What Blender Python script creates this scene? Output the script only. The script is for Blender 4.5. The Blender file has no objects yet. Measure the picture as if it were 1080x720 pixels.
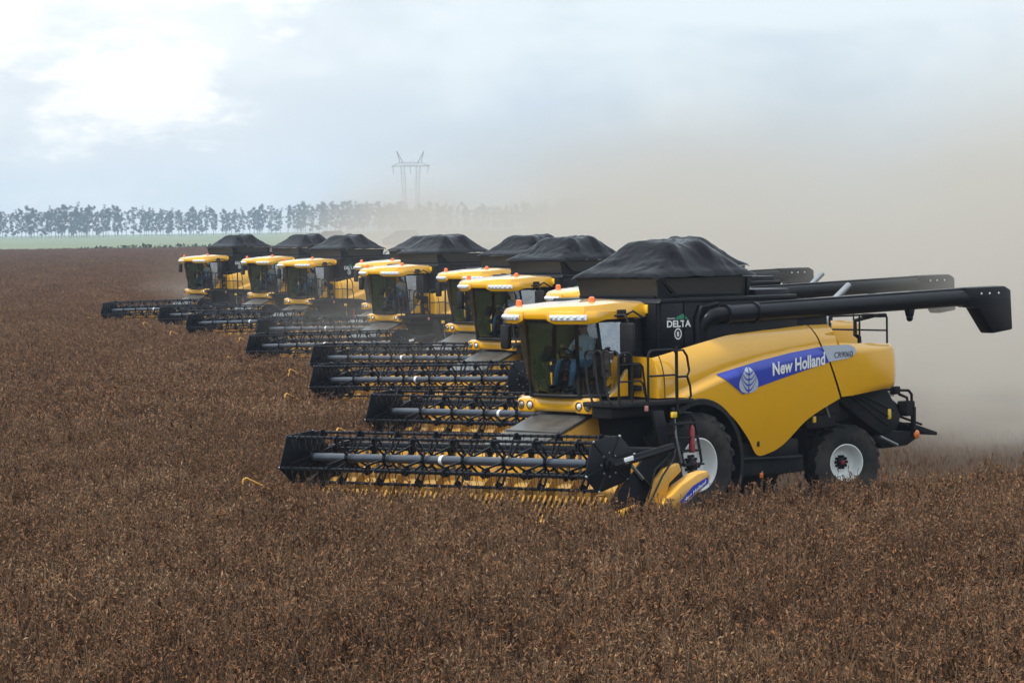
import bpy, bmesh, math, random
from mathutils import Vector, Matrix, noise as mnoise
R = math.radians
sc = bpy.context.scene
col = sc.collection
random.seed(7)

# ------------------------------------------------------------------ helpers
def cross(a, b): return Vector(a).cross(Vector(b))

class MB:
    """collects shapes, then links them as ONE mesh object"""
    def __init__(s): s.v = []; s.f = []; s.m = []
    def add(s, vs, fs, m=0):
        b = len(s.v); s.v += [tuple(v) for v in vs]
        for f in fs: s.f.append(tuple(i + b for i in f)); s.m.append(m)
        return s
    def bm(s, bm, m=0):
        bm.verts.index_update()
        s.add([v.co[:] for v in bm.verts], [[v.index for v in f.verts] for f in bm.faces], m); bm.free(); return s
    def box(s, c, d, m=0, bev=0.0, rot=None, seg=2):
        bm = bmesh.new(); bmesh.ops.create_cube(bm, size=1.0)
        bmesh.ops.scale(bm, vec=d, verts=bm.verts)
        if bev: bmesh.ops.bevel(bm, geom=bm.edges[:], offset=min(bev, min(d) * .45), segments=seg, affect='EDGES', profile=.5)
        M = Matrix.Translation(c)
        if rot: M = M @ Matrix.Rotation(rot[2], 4, 'Z') @ Matrix.Rotation(rot[1], 4, 'Y') @ Matrix.Rotation(rot[0], 4, 'X')
        bm.transform(M); return s.bm(bm, m)
    def prism(s, poly, y0, y1, m=0, bev=0.0, seg=2):
        """polygon in x,z pushed from y0 to y1"""
        bm = bmesh.new()
        a = [bm.verts.new((p[0], y0, p[1])) for p in poly]; b = [bm.verts.new((p[0], y1, p[1])) for p in poly]
        n = len(poly); bm.faces.new(a); bm.faces.new(b[::-1])
        for i in range(n): bm.faces.new((a[i], b[i], b[(i + 1) % n], a[(i + 1) % n]))
        bmesh.ops.recalc_face_normals(bm, faces=bm.faces)
        if bev: bmesh.ops.bevel(bm, geom=bm.edges[:], offset=bev, segments=seg, affect='EDGES', profile=.5)
        return s.bm(bm, m)
    def slab(s, poly, z0, z1, m=0, bev=0.0, seg=2):
        """polygon in x,y pushed from z0 to z1"""
        bm = bmesh.new()
        a = [bm.verts.new((p[0], p[1], z0)) for p in poly]; b = [bm.verts.new((p[0], p[1], z1)) for p in poly]
        n = len(poly); bm.faces.new(a[::-1]); bm.faces.new(b)
        for i in range(n): bm.faces.new((a[i], a[(i + 1) % n], b[(i + 1) % n], b[i]))
        bmesh.ops.recalc_face_normals(bm, faces=bm.faces)
        if bev: bmesh.ops.bevel(bm, geom=bm.edges[:], offset=bev, segments=seg, affect='EDGES', profile=.5)
        return s.bm(bm, m)
    def tube(s, path, r, n=6, m=0, cap=True):
        P = [Vector(p) for p in path]; rs = r if isinstance(r, (list, tuple)) else [r] * len(P)
        t0 = (P[1] - P[0]).normalized()
        u = t0.cross(Vector((0, 0, 1)));
        if u.length < .1: u = t0.cross(Vector((1, 0, 0)))
        u.normalize(); vs = []; fs = []
        for i, p in enumerate(P):
            t = ((P[min(i + 1, len(P) - 1)] - P[max(i - 1, 0)])).normalized()
            u = (u - t * u.dot(t)).normalized(); w = t.cross(u)
            for k in range(n):
                a = 2 * math.pi * k / n; vs.append(p + (u * math.cos(a) + w * math.sin(a)) * rs[i])
        for i in range(len(P) - 1):
            for k in range(n):
                k2 = (k + 1) % n; fs.append((i * n + k, i * n + k2, (i + 1) * n + k2, (i + 1) * n + k))
        if cap: fs.append(tuple(range(n))[::-1]); fs.append(tuple(range((len(P) - 1) * n, len(P) * n)))
        return s.add(vs, fs, m)
    def lathe(s, prof, c, n=32, m=0, axis='Y', mats=None):
        """prof: (along axis, radius) list"""
        vs = []; L = len(prof)
        for k in range(n):
            a = 2 * math.pi * k / n; ca, sa = math.cos(a), math.sin(a)
            for h, r in prof:
                if axis == 'Y': vs.append((c[0] + r * ca, c[1] + h, c[2] + r * sa))
                elif axis == 'X': vs.append((c[0] + h, c[1] + r * ca, c[2] + r * sa))
                else: vs.append((c[0] + r * ca, c[1] + r * sa, c[2] + h))
        for k in range(n):
            k2 = (k + 1) % n
            for j in range(L - 1):
                s.add([], [], 0)
        fs = [(k * L + j, k * L + j + 1, ((k + 1) % n) * L + j + 1, ((k + 1) % n) * L + j) for k in range(n) for j in range(L - 1)]
        return s.add(vs, fs, m)
    def grid(s, rows, m=0, closed=False):
        n = len(rows[0]); vs = [v for r in rows for v in r]; fs = []
        for i in range(len(rows) - 1):
            for j in range(n - 1): fs.append((i * n + j, i * n + j + 1, (i + 1) * n + j + 1, (i + 1) * n + j))
            if closed: fs.append((i * n + n - 1, i * n, (i + 1) * n, (i + 1) * n + n - 1))
        return s.add(vs, fs, m)
    def ball(s, c, r, m=0, n=10, sz=(1, 1, 1)):
        bm = bmesh.new(); bmesh.ops.create_uvsphere(bm, u_segments=n, v_segments=max(5, n // 2 + 1), radius=r)
        bmesh.ops.scale(bm, vec=sz, verts=bm.verts); bmesh.ops.translate(bm, vec=c, verts=bm.verts); return s.bm(bm, m)
    def xf(s, M):
        s.v = [tuple(M @ Vector(v)) for v in s.v]; return s
    def mesh(s, name, mats, ang=35, fix=True):
        me = bpy.data.meshes.new(name); me.from_pydata(s.v, [], s.f)
        for mt in (mats if isinstance(mats, (list, tuple)) else [mats]): me.materials.append(mt)
        me.polygons.foreach_set('material_index', s.m)
        if fix:
            bm = bmesh.new(); bm.from_mesh(me); bmesh.ops.recalc_face_normals(bm, faces=bm.faces); bm.to_mesh(me); bm.free()
        me.shade_smooth()
        me.set_sharp_from_angle(angle=R(ang)); me.update(); return me
    def build(s, name, mats, parent=None, ang=35, fix=True):
        return link(name, s.mesh(name, mats, ang, fix), parent)

def link(name, data, parent=None):
    o = bpy.data.objects.new(name, data); col.objects.link(o)
    if parent: o.parent = parent
    return o
def tag(o, label=None, cat=None, group=None, kind=None):
    if label: o['label'] = label
    if cat: o['category'] = cat
    if group: o['group'] = group
    if kind: o['kind'] = kind
    return o
def children(o): return KIDS.get(o.name, [])
KIDS = {}
def rebuild_kids():
    KIDS.clear()
    for o in col.objects:
        if o.parent: KIDS.setdefault(o.parent.name, []).append(o)
def copy_tree(o, parent=None):
    c = o.copy(); col.objects.link(c)
    if parent: c.parent = parent
    for ch in children(o): copy_tree(ch, c)
    return c
def solidify(o, t, off=-1):
    md = o.modifiers.new('thickness', 'SOLIDIFY'); md.thickness = t; md.offset = off; return o

# ------------------------------------------------------------------ materials
def mat(name): 
    m = bpy.data.materials.new(name); m.use_nodes = True; return m, m.node_tree.nodes, m.node_tree.links, m.node_tree.nodes['Principled BSDF']
def surf(name, c, rough=.5, metal=0., coat=0., var=.12, scale=3., bump=0., bscale=40., dust=0., spec=.5, top_sheen=0.):
    m, N, L, b = mat(name)
    tc = N.new('ShaderNodeTexCoord')
    nz = N.new('ShaderNodeTexNoise'); nz.inputs['Scale'].default_value = scale; nz.inputs['Detail'].default_value = 6
    L.new(tc.outputs['Object'], nz.inputs['Vector'])
    mx = N.new('ShaderNodeMix'); mx.data_type = 'RGBA'
    mx.inputs[6].default_value = (*[x * (1 - var) for x in c], 1); mx.inputs[7].default_value = (*[min(1, x * (1 + var)) for x in c], 1)
    L.new(nz.outputs['Fac'], mx.inputs[0]); out = mx.outputs[2]
    if dust:
        n2 = N.new('ShaderNodeTexNoise'); n2.inputs['Scale'].default_value = 1.7; n2.inputs['Detail'].default_value = 9; n2.inputs['Roughness'].default_value = .65
        L.new(tc.outputs['Object'], n2.inputs['Vector'])
        mr = N.new('ShaderNodeMapRange'); mr.inputs[1].default_value = .42; mr.inputs[2].default_value = .75; mr.inputs[4].default_value = dust
        L.new(n2.outputs['Fac'], mr.inputs[0])
        m3 = N.new('ShaderNodeMix'); m3.data_type = 'RGBA'; m3.inputs[7].default_value = (.30, .24, .18, 1)
        L.new(mr.outputs[0], m3.inputs[0]); L.new(out, m3.inputs[6]); out = m3.outputs[2]
    if top_sheen:      # pale sky sheen on upward faces, painted in as a dusty cream
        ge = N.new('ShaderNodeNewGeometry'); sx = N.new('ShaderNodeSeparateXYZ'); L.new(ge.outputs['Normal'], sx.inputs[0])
        m5 = N.new('ShaderNodeMapRange'); m5.inputs[1].default_value = .45; m5.inputs[2].default_value = .95; m5.inputs[4].default_value = top_sheen; L.new(sx.outputs['Z'], m5.inputs[0])
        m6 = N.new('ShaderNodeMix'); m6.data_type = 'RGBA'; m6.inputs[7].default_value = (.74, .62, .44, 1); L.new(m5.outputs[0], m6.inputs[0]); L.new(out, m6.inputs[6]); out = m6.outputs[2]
    L.new(out, b.inputs['Base Color'])
    rr = N.new('ShaderNodeMapRange'); rr.inputs[3].default_value = max(0.02, rough - .08); rr.inputs[4].default_value = min(1, rough + .1)
    L.new(nz.outputs['Fac'], rr.inputs[0]); L.new(rr.outputs[0], b.inputs['Roughness'])
    b.inputs['Metallic'].default_value = metal; b.inputs['Coat Weight'].default_value = coat; b.inputs['Coat Roughness'].default_value = .08
    b.inputs['Specular IOR Level'].default_value = spec
    if bump:
        nb = N.new('ShaderNodeTexNoise'); nb.inputs['Scale'].default_value = bscale; nb.inputs['Detail'].default_value = 4
        L.new(tc.outputs['Object'], nb.inputs['Vector'])
        bp = N.new('ShaderNodeBump'); bp.inputs['Strength'].default_value = bump; bp.inputs['Distance'].default_value = .02
        L.new(nb.outputs['Fac'], bp.inputs['Height']); L.new(bp.outputs[0], b.inputs['Normal'])
    return m
def glass(name, tint, refl=1.0, base=.05, film=None):
    m, N, L, b = mat(name); N.remove(b)
    tr = N.new('ShaderNodeBsdfTransparent'); tr.inputs[0].default_value = (*tint, 1)
    gl = N.new('ShaderNodeBsdfGlossy'); gl.inputs['Roughness'].default_value = .03; gl.inputs[0].default_value = (.9 * refl, .95 * refl, refl, 1)
    nz = N.new('ShaderNodeTexNoise'); nz.inputs['Scale'].default_value = 1.6
    tc = N.new('ShaderNodeTexCoord'); L.new(tc.outputs['Object'], nz.inputs['Vector'])
    bp = N.new('ShaderNodeBump'); bp.inputs['Strength'].default_value = .55; bp.inputs['Distance'].default_value = .08
    L.new(nz.outputs['Fac'], bp.inputs['Height']); L.new(bp.outputs[0], gl.inputs['Normal'])
    fr = N.new('ShaderNodeFresnel'); fr.inputs['IOR'].default_value = 1.6
    ad = N.new('ShaderNodeMath'); ad.operation = 'MULTIPLY_ADD'; ad.inputs[1].default_value = 1.0; ad.inputs[2].default_value = base; ad.use_clamp = True
    L.new(fr.outputs[0], ad.inputs[0])
    mx = N.new('ShaderNodeMixShader'); L.new(ad.outputs[0], mx.inputs[0]); L.new(tr.outputs[0], mx.inputs[1]); L.new(gl.outputs[0], mx.inputs[2])
    out = mx.outputs[0]
    if film:        # dusty sun-shade film on the glass
        tl = N.new('ShaderNodeBsdfTranslucent'); tl.inputs[0].default_value = (*film, 1); m2 = N.new('ShaderNodeMixShader'); m2.inputs[0].default_value = .13
        L.new(out, m2.inputs[1]); L.new(tl.outputs[0], m2.inputs[2]); out = m2.outputs[0]
    L.new(out, N['Material Output'].inputs['Surface']); return m

YEL = surf('yellow_paint', (.88, .435, .006), .20, 0, .9, .03, 1.2, dust=.05, top_sheen=.5)
YEL2 = surf('header_yellow_paint', (.66, .33, .025), .5, 0, .1, .15, 4, dust=.45)
BLK = surf('black_paint', (.007, .008, .011), .33, 0, .04, .3, 2.5, dust=.02, spec=.14)
PLA = surf('black_plastic', (.010, .010, .012), .6, 0, 0, .3, 6, dust=.05, spec=.25)
UND = surf('underbody_black', (.009, .009, .010), .7, 0, 0, .4, 5, dust=.06, spec=.2)
RUB = surf('tyre_rubber', (.019, .018, .018), .8, 0, 0, .3, 8, .25, 30, dust=.20, spec=.3)
TARP = surf('black_tarpaulin', (.005, .0055, .008), .22, 0, 0, .25, 3, .7, 6, dust=.01, spec=.09)
WHT = surf('white_rim_paint', (.78, .79, .77), .4, 0, .15, .06, 3, dust=.14)
SIL = surf('worn_steel', (.30, .31, .32), .42, .8, 0, .2, 5)
TUB = surf('reel_tube_paint', (.055, .068, .09), .32, .2, .2, .2, 5, dust=.12)
BLU = surf('blue_decal_film', (.020, .045, .42), .35, 0, .3, .04, 2)
SILD = surf('silver_decal_film', (.50, .54, .62), .35, .1, .3, .04, 2)
WLET = surf('white_lettering', (.82, .82, .82), .45, 0, 0, .02, 2)
DLET = surf('dark_lettering', (.02, .02, .03), .45, 0, 0, .02, 2)
GLET = surf('green_logo_film', (.02, .22, .10), .45, 0, 0, .02, 2)
ORG = surf('orange_lens', (.85, .16, .02), .25, 0, .6, .05, 5)
REDP = surf('red_paint', (.26, .012, .015), .35, 0, .3, .1, 5)
LAMP = surf('lamp_glass', (.80, .82, .85), .12, .4, .8, .1, 30)
YREF = surf('yellow_reflector', (.85, .55, .03), .3, 0, .5, .05, 5)
SEATM = surf('seat_fabric', (.02, .022, .026), .85, 0, 0, .2, 9)
DUSTY = surf('dusty_steel', (.13, .125, .115), .40, .5, 0, .6, 3.0)
FLOOR = surf('dusty_header_floor', (.06, .045, .03), .8, 0, 0, .3, 3)
TINE = surf('dark_tine', (.03, .026, .02), .5, 0, 0, .2, 3, dust=.3)
GLS = glass('tinted_cab_glass', (.84, .93, .88), 1, .10)
GLD = glass('door_glass', (.60, .68, .62), 1.0, .28)
GLR = glass('side_glass', (.66, .76, .52), 1.0, .05, (.30, .40, .16))
JEAN = surf('blue_denim', (.13, .30, .56), .85, 0, 0, .3, 12)
SHIRT = surf('pale_blue_shirt', (.50, .64, .80), .8, 0, 0, .15, 12)
SKIN = surf('skin', (.42, .25, .17), .55, 0, 0, .1, 9)
HAIR = surf('dark_hair', (.02, .016, .013), .7, 0, 0, .2, 20)

# ------------------------------------------------------------------ the combine harvester (x forward, y to its left, z up, metres)
CREASE = [(1.2, 2.10), (.83, 2.20), (.22, 2.36), (-.15, 2.46), (-.59, 2.58), (-1.07, 2.68), (-1.74, 2.79), (-2.70, 2.915), (-3.65, 3.00), (-4.47, 3.02), (-6.5, 3.02)]
def lerp_curve(C, x):
    for (x0, z0), (x1, z1) in zip(C, C[1:]):
        if x1 <= x <= x0: return z0 + (z1 - z0) * (x0 - x) / (x0 - x1)
    return C[0][1] if x > C[0][0] else C[-1][1]
TOPC = [(1.2, 2.9), (.97, 2.93), (.1, 3.08), (-.5, 3.18), (-1.26, 3.29), (-2.6, 3.355), (-3.4, 3.39), (-4.3, 3.39), (-7, 3.39)]
def sstep(a, b, x):
    t = max(0., min(1., (x - a) / (b - a))); return t * t * (3 - 2 * t)
def side_y(x, z):
    """outer face of the yellow side, measured out from the centre line"""
    zc = lerp_curve(CREASE, x); zt = lerp_curve(TOPC, x)
    if z >= zc:
        k = (z - zc) / max(.05, zt - zc)
        y = 1.61 - .16 * k ** 2.6 - .02 * (1 - k)
    else:
        d = zc - z; y = 1.595 + .065 * sstep(0, .16, d) - .05 * d * d - .02 * max(0., d - .35) ** 1.5
    return y
def resample(pts, n):
    """Catmull-Rom through paired columns ((xb,zb),(xt,zt)), n steps between each"""
    out = []
    for i in range(len(pts) - 1):
        p = [pts[max(0, i - 1)], pts[i], pts[i + 1], pts[min(len(pts) - 1, i + 2)]]
        for k in range(n):
            t = k / n; q = []
            for e in range(2):
                c = []
                for a in range(2):
                    p0, p1, p2, p3 = [pp[e][a] for pp in p]
                    c.append(.5 * (2 * p1 + (p2 - p0) * t + (2 * p0 - 5 * p1 + 4 * p2 - p3) * t * t + (3 * p1 - p0 - 3 * p2 + p3) * t ** 3))
                q.append(tuple(c))
            out.append(tuple(q))
    out.append(pts[-1]); return out

def text_mesh(s, size, bold=.0, spacing=1.0, shear=0.):
    cu = bpy.data.curves.new('lettering', 'FONT'); cu.body = s; cu.size = size; cu.offset = bold; cu.space_character = spacing; cu.shear = shear
    cu.align_x = 'LEFT'; cu.resolution_u = 4; cu.extrude = 0
    ob = bpy.data.objects.new('lettering', cu); col.objects.link(ob)
    dg = bpy.context.evaluated_depsgraph_get(); dg.update()
    me = bpy.data.meshes.new_from_object(ob.evaluated_get(dg))
    vs = [v.co.copy() for v in me.vertices]; fs = [tuple(p.vertices) for p in me.polygons]
    col.objects.unlink(ob); bpy.data.objects.remove(ob); bpy.data.curves.remove(cu); bpy.data.meshes.remove(me)
    return vs, fs
def side_text(mb, s, x0, z0, width, height, slope, surf_y, off, bold, m=0, shear=0.):
    vs, fs = text_mesh(s, 1.0, bold, 1.0, shear)
    w = max(v.x for v in vs); h = max(v.y for v in vs if True)
    out = []
    for v in vs:
        X = v.x / w * width; Z = v.y / h * height
        x = x0 - X; z = z0 + Z + slope * X; out.append((x, surf_y(x, z) + off, z))
    mb.add(out, fs, m)

def wheel(parent, name, c, rad, wid, rimr, out, steer=0, lugs=22, dish=.16, hub='plain'):
    e = link(name, None, parent); e.empty_display_size = .2
    M = Matrix.Translation(c) @ Matrix.Rotation(steer, 4, 'Z')
    w = wid / 2; o = out
    t = MB()
    prof = [(-w * .80, rimr), (-w * .98, rimr + (rad - rimr) * .35), (-w, rimr + (rad - rimr) * .62), (-w * .93, rad * .925), (-w * .6, rad * .935), (0, rad * .94), (w * .6, rad * .935), (w * .93, rad * .925), (w, rimr + (rad - rimr) * .62), (w * .98, rimr + (rad - rimr) * .35), (w * .80, rimr)]
    t.lathe(prof, (0, 0, 0), 48)
    for k in range(lugs):
        for sgn in (-1, 1):
            a0 = 2 * math.pi * (k + (.5 if sgn > 0 else 0)) / lugs; rows = []
            for j in range(5):
                f = j / 4; y = sgn * w * (.02 + .98 * f); a = a0 + .34 * f * 14 / lugs * 1.2
                rr = rad - (.02 if f > .9 else 0); hw = .075 * (1 + .25 * f)
                ca, sa = math.cos(a), math.sin(a); tx, tz = -sa, ca
                base = rad * .90 if f < .9 else rimr + (rad - rimr) * .78
                ring = []
                for hh, ww in ((base, 1.25), (rr, .8), (rr, -.8), (base, -1.25)):
                    ring.append((ca * hh + tx * hw * ww * .5 * 1.0, y, sa * hh + tz * hw * ww * .5))
                rows.append(ring)
            t.grid(rows, 0, True)
            t.add([rows[0][0], rows[0][1], rows[0][2], rows[0][3]], [(0, 1, 2, 3)]); t.add(rows[4], [(0, 1, 2, 3)])
    t.xf(M).build('tyre', RUB, e, 30)
    r = MB()
    r.lathe([(-w * .8, rimr * 1.03), (-w * .8, rimr * .95), (o * w * .3 - o * dish, rimr * .90), ], (0, 0, 0), 40)
    r.lathe([(o * w * .86, rimr * 1.05), (o * w * .88, rimr * 1.00), (o * w * .80, rimr * .96), (o * w * .55, rimr * .90), (o * (w * .55 - dish), rimr * .86), (o * (w * .5 - dish), rimr * .62), (o * (w * .62 - dish), rimr * .40), (o * (w * .62 - dish), 0.0)], (0, 0, 0), 40)
    r.xf(M).build('rim', WHT, e, 30)
    h = MB(); yb = o * (w * .62 - dish)
    h.lathe([(yb, rimr * .26), (yb + o * .07, rimr * .24), (yb + o * .09, rimr * .12), (yb + o * .09, 0)], (0, 0, 0), 16, 0)
    for k in range(10):
        a = 2 * math.pi * k / 10
        h.box((math.cos(a) * rimr * .33, yb + o * .015, math.sin(a) * rimr * .33), (.05, .05, .05), 0)
    h.lathe([(yb + o * .092, rimr * .13), (yb + o * .12, rimr * .11), (yb + o * .125, 0)], (0, 0, 0), 12, 1)
    h.xf(M).build('hub', [BLK, REDP], e, 30)
    return e

HDR_T = R(1.35)       # the header rides a little lower on its right
def make_harvester():
    root = link('combine_harvester', None); root.empty_display_size = 1
    # ---- yellow sides
    cols_ = resample([((.97, 2.20), (.97, 2.93)), ((.6, 2.20), (.55, 3.0)), ((.2, 2.17), (.1, 3.08)), ((-.32, 2.07), (-.5, 3.18)), ((-.97, 1.80), (-1.1, 3.27)),
                      ((-1.5, 1.38), (-1.6, 3.30)), ((-1.86, 1.02), (-2.0, 3.325)), ((-2.2, 1.02), (-2.25, 3.335)), ((-2.63, 1.17), (-2.5, 3.345)), ((-3.28, 1.62), (-2.95, 3.37)), ((-4.17, 1.965), (-3.37, 3.39))], 8)
    for sgn in (1, -1):
        p = MB(); rows = []
        for (xb, zb), (xt, zt) in cols_:
            rows.append([(xb + (xt - xb) * k / 44, sgn * side_y(xb + (xt - xb) * k / 44, zb + (zt - zb) * k / 44), zb + (zt - zb) * k / 44) for k in range(45)])
        p.grid(rows)
        # front wall turning in behind the platform
        p.grid([[(.97 - .02 * (1 - k / 8), sgn * (side_y(.97, 2.2 + .73 * j / 10) * k / 8 + .72 * (1 - k / 8)), 2.2 + .73 * j / 10 + .03 * (1 - k / 8)) for j in range(11)] for k in range(9)])
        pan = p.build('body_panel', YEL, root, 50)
        
        if sgn > 0: panel = pan
    # blue decal, silver tail, letters, emblem on the left side
    d = MB()
    top = [(-.60, 2.575), (-1.07, 2.655), (-1.74, 2.765), (-2.70, 2.89), (-3.62, 2.975)]
    bot = [(-.60, 2.565), (-.93, 2.38), (-1.28, 2.17), (-1.50, 2.235), (-1.73, 2.295), (-2.55, 2.455), (-3.73, 2.665)]
    rows = []
    for i in range(61):
        f = i / 60; x = -.60 - f * 3.06
        zt = lerp_curve(top, x); xb = -.60 - f * 3.15; zb = lerp_curve(bot, xb)
        rows.append([(x + (xb - x) * k / 10, side_y(x + (xb - x) * k / 10, zt + (zb - zt) * k / 10) + .012, zt + (zb - zt) * k / 10) for k in range(11)])
    d.grid(rows)
    dec = d.build('decal', BLU, panel, 60); 
    lt = MB(); side_text(lt, 'New Holland', -2.09, 2.49, 1.54, .235, .098, side_y, .026, .032)
    lt.build('lettering', WLET, panel, 60, False)
    em = MB(); rows = []
    EX, EZ = -1.425, 2.435
    def leaf_w(t): return .285 * math.sin(math.pi * min(1., .0 + t) ** .62) ** .72 if 0 < t < 1 else 0
    def on(x, z, o_): return (x, side_y(x, z) + o_, z)
    for k in range(25):
        t = k / 24; w_ = leaf_w(t) * .95; z = EZ - .25 + .50 * t
        rows.append([on(EX - w_ * q - .0, z, .018) for q in (-1, -.66, -.33, 0, .33, .66, 1)])
    em.grid(rows)
    emo = em.build('emblem', SILD, panel, 60, False)
    vn = MB()
    for sgn in (-1, 1):
        for j, (zb, rise, reach) in enumerate(((-.20, .30, .25), (-.10, .29, .27), (.0, .24, .26), (.10, .14, .17))):
            row = []
            for k in range(10):
                t = k / 9; ax = sgn * reach * t ** .75; az = zb + rise * t ** 1.5; h_ = .016 * (1 - .5 * t)
                row.append([on(EX - ax, EZ + az - h_, .023), on(EX - ax, EZ + az + h_, .023)])
            vn.grid(row)
    vn.grid([[on(EX - .012, EZ - .25 + .5 * k / 12, .0235), on(EX + .012, EZ - .25 + .5 * k / 12, .0235)] for k in range(13)])
    vn.build('emblem_veins', BLU, panel, 60, False)
    sm = MB(); sm.tube([(.80, side_y(.80, 2.2 + .76 * k / 10) + .002, 2.2 + .76 * k / 10) for k in range(11)], .011, 5); sm.build('panel_seam', PLA, panel)
    lk = MB(); lk.box((-1.86, side_y(-1.86, 1.2) + .008, 1.22), (.07, .02, .10), 0, .01); lk.build('panel_latch', PLA, panel)
    # ---- rear hood wrapping round the tail
    path = [((-4.22, 1.62, 1.99), (-3.41, 1.6, 3.385)), ((-4.45, 1.62, 2.0), (-3.98, 1.6, 3.385)), ((-4.52, 1.62, 2.0), (-4.12, 1.6, 3.03)), ((-4.9, 1.61, 2.03), (-4.7, 1.6, 3.0)), ((-5.3, 1.6, 2.06), (-5.3, 1.58, 2.985))]
    for k in range(11):
        a = math.pi / 2 * k / 10; cx, cy = -5.66 - .62 * math.sin(a) ** .9, .98 + .6 * math.cos(a) ** .9
        path.append(((cx + .03, cy - .02, 2.08 + .02 * k / 10), (cx + .1 * math.sin(a), cy - .03, 2.965 - .03 * k / 10)))
    full = path + [((b[0], -b[1], b[2]), (t[0], -t[1], min(t[2], 3.0))) for b, t in path[::-1]]
    hd = MB(); rows = []
    for b, t in full:
        row = []
        sg = 1 if b[1] >= 0 else -1
        for k in range(25):
            f = k / 24; x = b[0] + (t[0] - b[0]) * f; y = b[1] + (t[1] - b[1]) * f; z = b[2] + (t[2] - b[2]) * f
            bul = .035 * math.sin(math.pi * f) + .0
            if x > -5.35: y = sg * side_y(x, z)
            ed = (1 - min(1, (1 - f) / .12)) ** 2 * .06 + (1 - min(1, f / .12)) ** 2 * .05
            if x < -4.6:
                kk = min(1, (-4.6 - x) / .7)
                if x < -5.35:
                    nrm = Vector((x + 5.3, y * .8, 0)).normalized(); x += nrm.x * (bul - ed); y += nrm.y * (bul - ed)
                else: y += sg * kk * (bul - ed)
            row.append((x, y, z))
        rows.append(row)
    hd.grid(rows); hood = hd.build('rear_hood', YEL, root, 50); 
    sd = MB(); rows = []
    for i in range(25):
        f = i / 24; x = -3.70 - f * .83; r_ = math.sqrt(max(0., 1 - max(0, (f - .72) / .28) ** 2))
        zm = 2.835 + f * .03; h = (.155 - .03 * f) * max(.05, r_)
        rows.append([(x - .05 * (1 - k / 4 * 2) * (1 - f), side_y(x, zm) + .014 + .035 * sstep(-4.4, -4.55, x), zm - h + 2 * h * k / 8) for k in range(9)])
    sd.grid(rows); sdo = sd.build('model_badge', SILD, hood, 60); 
    ml = MB(); side_text(ml, 'CR9060', -3.90, 2.745, .54, .11, .02, lambda x, z: side_y(x, z) + .035 * sstep(-4.35, -4.5, x),   .022, .0)
    ml.build('badge_lettering', DLET, hood, 60, False)
    # ---- grain tank
    tk = MB()
    tk.box((-1.3, 0, 3.2), (3.9, 2.66, 1.5), 0, .05)
    tk.prism([(.69, 3.90), (.62, 3.98), (-3.2, 3.98), (-3.2, 3.90)], -1.37, 1.37, 0, .015)
    tk.box((.30, 1.335, 3.42), (.62, .03, .98), 0, .012); tk.box((.665, .95, 3.42), (.03, .66, .94), 0, .012)
    tk.box((-.02, 1.345, 3.42), (.03, .04, 1.0), 0, .01)
    tk.box((.67, 1.05, 3.80), (.06, .09, .16), 1, .015)
    tank = tk.build('grain_tank', [BLK, YREF], root)
    tl = MB(); fy = lambda x, z: 1.352
    side_text(tl, 'DELTA', .47, 3.465, .66, .12, -.01, fy, .004, .03)
    side_text(tl, 'GRUPO', .46, 3.605, .22, .03, -.01, fy, .004, .005)
    ring = []; 
    for k in range(24):
        a = 2 * math.pi * k / 24; ring.append([(.165 + .10 * math.cos(a) * q, 1.357, 3.335 + .105 * math.sin(a) * q) for q in (1.0, .76)])
    tl.grid(ring + [ring[0]])
    side_text(tl, '8', .198, 3.29, .066, .09, 0, fy, .004, .03)
    tl.build('tank_lettering', WLET, tank, 60, False)
    tg = MB(); tg.add([(.22, 1.357, 3.60), (-.12, 1.357, 3.60), (.03, 1.357, 3.70), (.20, 1.357, 3.645)], [(0, 1, 2, 3)]); tg.build('tank_logo', GLET, tank, 60, False)
    ex = MB()
    lo = [(.28, -.98), (.28, .98), (-2.22, .98), (-2.22, -.98)]; hi = [(.33, -1.03), (.33, 1.03), (-2.30, 1.03), (-2.30, -1.03)]
    ex.add([(x, y, 3.97) for x, y in lo] + [(x, y, 4.34) for x, y in hi], [(0, 1, 5, 4), (1, 2, 6, 5), (2, 3, 7, 6), (3, 0, 4, 7)])
    ex.box((-.95, 1.03, 4.03), (2.0, .04, .05), 1, .01); ex.prism([(.30, 3.98), (.36, 4.32), (.25, 4.32), (.0, 3.98)], 1.0, 1.04, 1); ex.prism([(-.15, 3.98), (.25, 4.3), (.17, 4.32), (-.25, 3.98)], 1.0, 1.045, 1)
    ex.box((-2.15, 1.03, 4.15), (.08, .05, .36), 1, .01); ex.box((.33, 0, 4.0), (.05, 1.9, .06), 1, .01)
    ext = ex.build('tank_extension', [surf('tank_screen', (.028, .023, .017), .5, 0, 0, .3, 4), BLK], root); 
    cv = cover_mesh(1); co = link('tank_cover', cv, root)
    # ---- engine deck and tail rails
    dk = MB(); dk.box((-3.5, 0, 3.3), (1.5, 2.5, .9), 0, .06); dk.box((-2.75, .75, 3.95), (1.0, .8, .28), 0, .04); dk.box((-3.3, -.6, 3.9), (.9, .9, .35), 0, .05)
    dk.box((-4.8, 0, 2.55), (2.3, 2.7, .75), 0, .05)
    dk.build('engine_deck', BLK, root)
    rl = MB()
    for y in (1.25, -1.25):
        rl.tube([(-4.3, y, 2.9), (-4.3, y, 3.52), (-6.0, y, 3.52), (-6.05, y, 3.45), (-6.05, y, 2.9)], .022); rl.tube([(-5.2, y, 2.9), (-5.2, y, 3.5)], .02)
    rl.tube([(-5.75, .8, 2.9), (-5.75, .8, 3.06), (-5.62, .8, 3.12), (-5.62, .8, 3.4), (-5.72, 1.2, 3.5)], .045); rl.box((-5.72, 1.2, 3.50), (.2, .5, .07), 0, .02)
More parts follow.
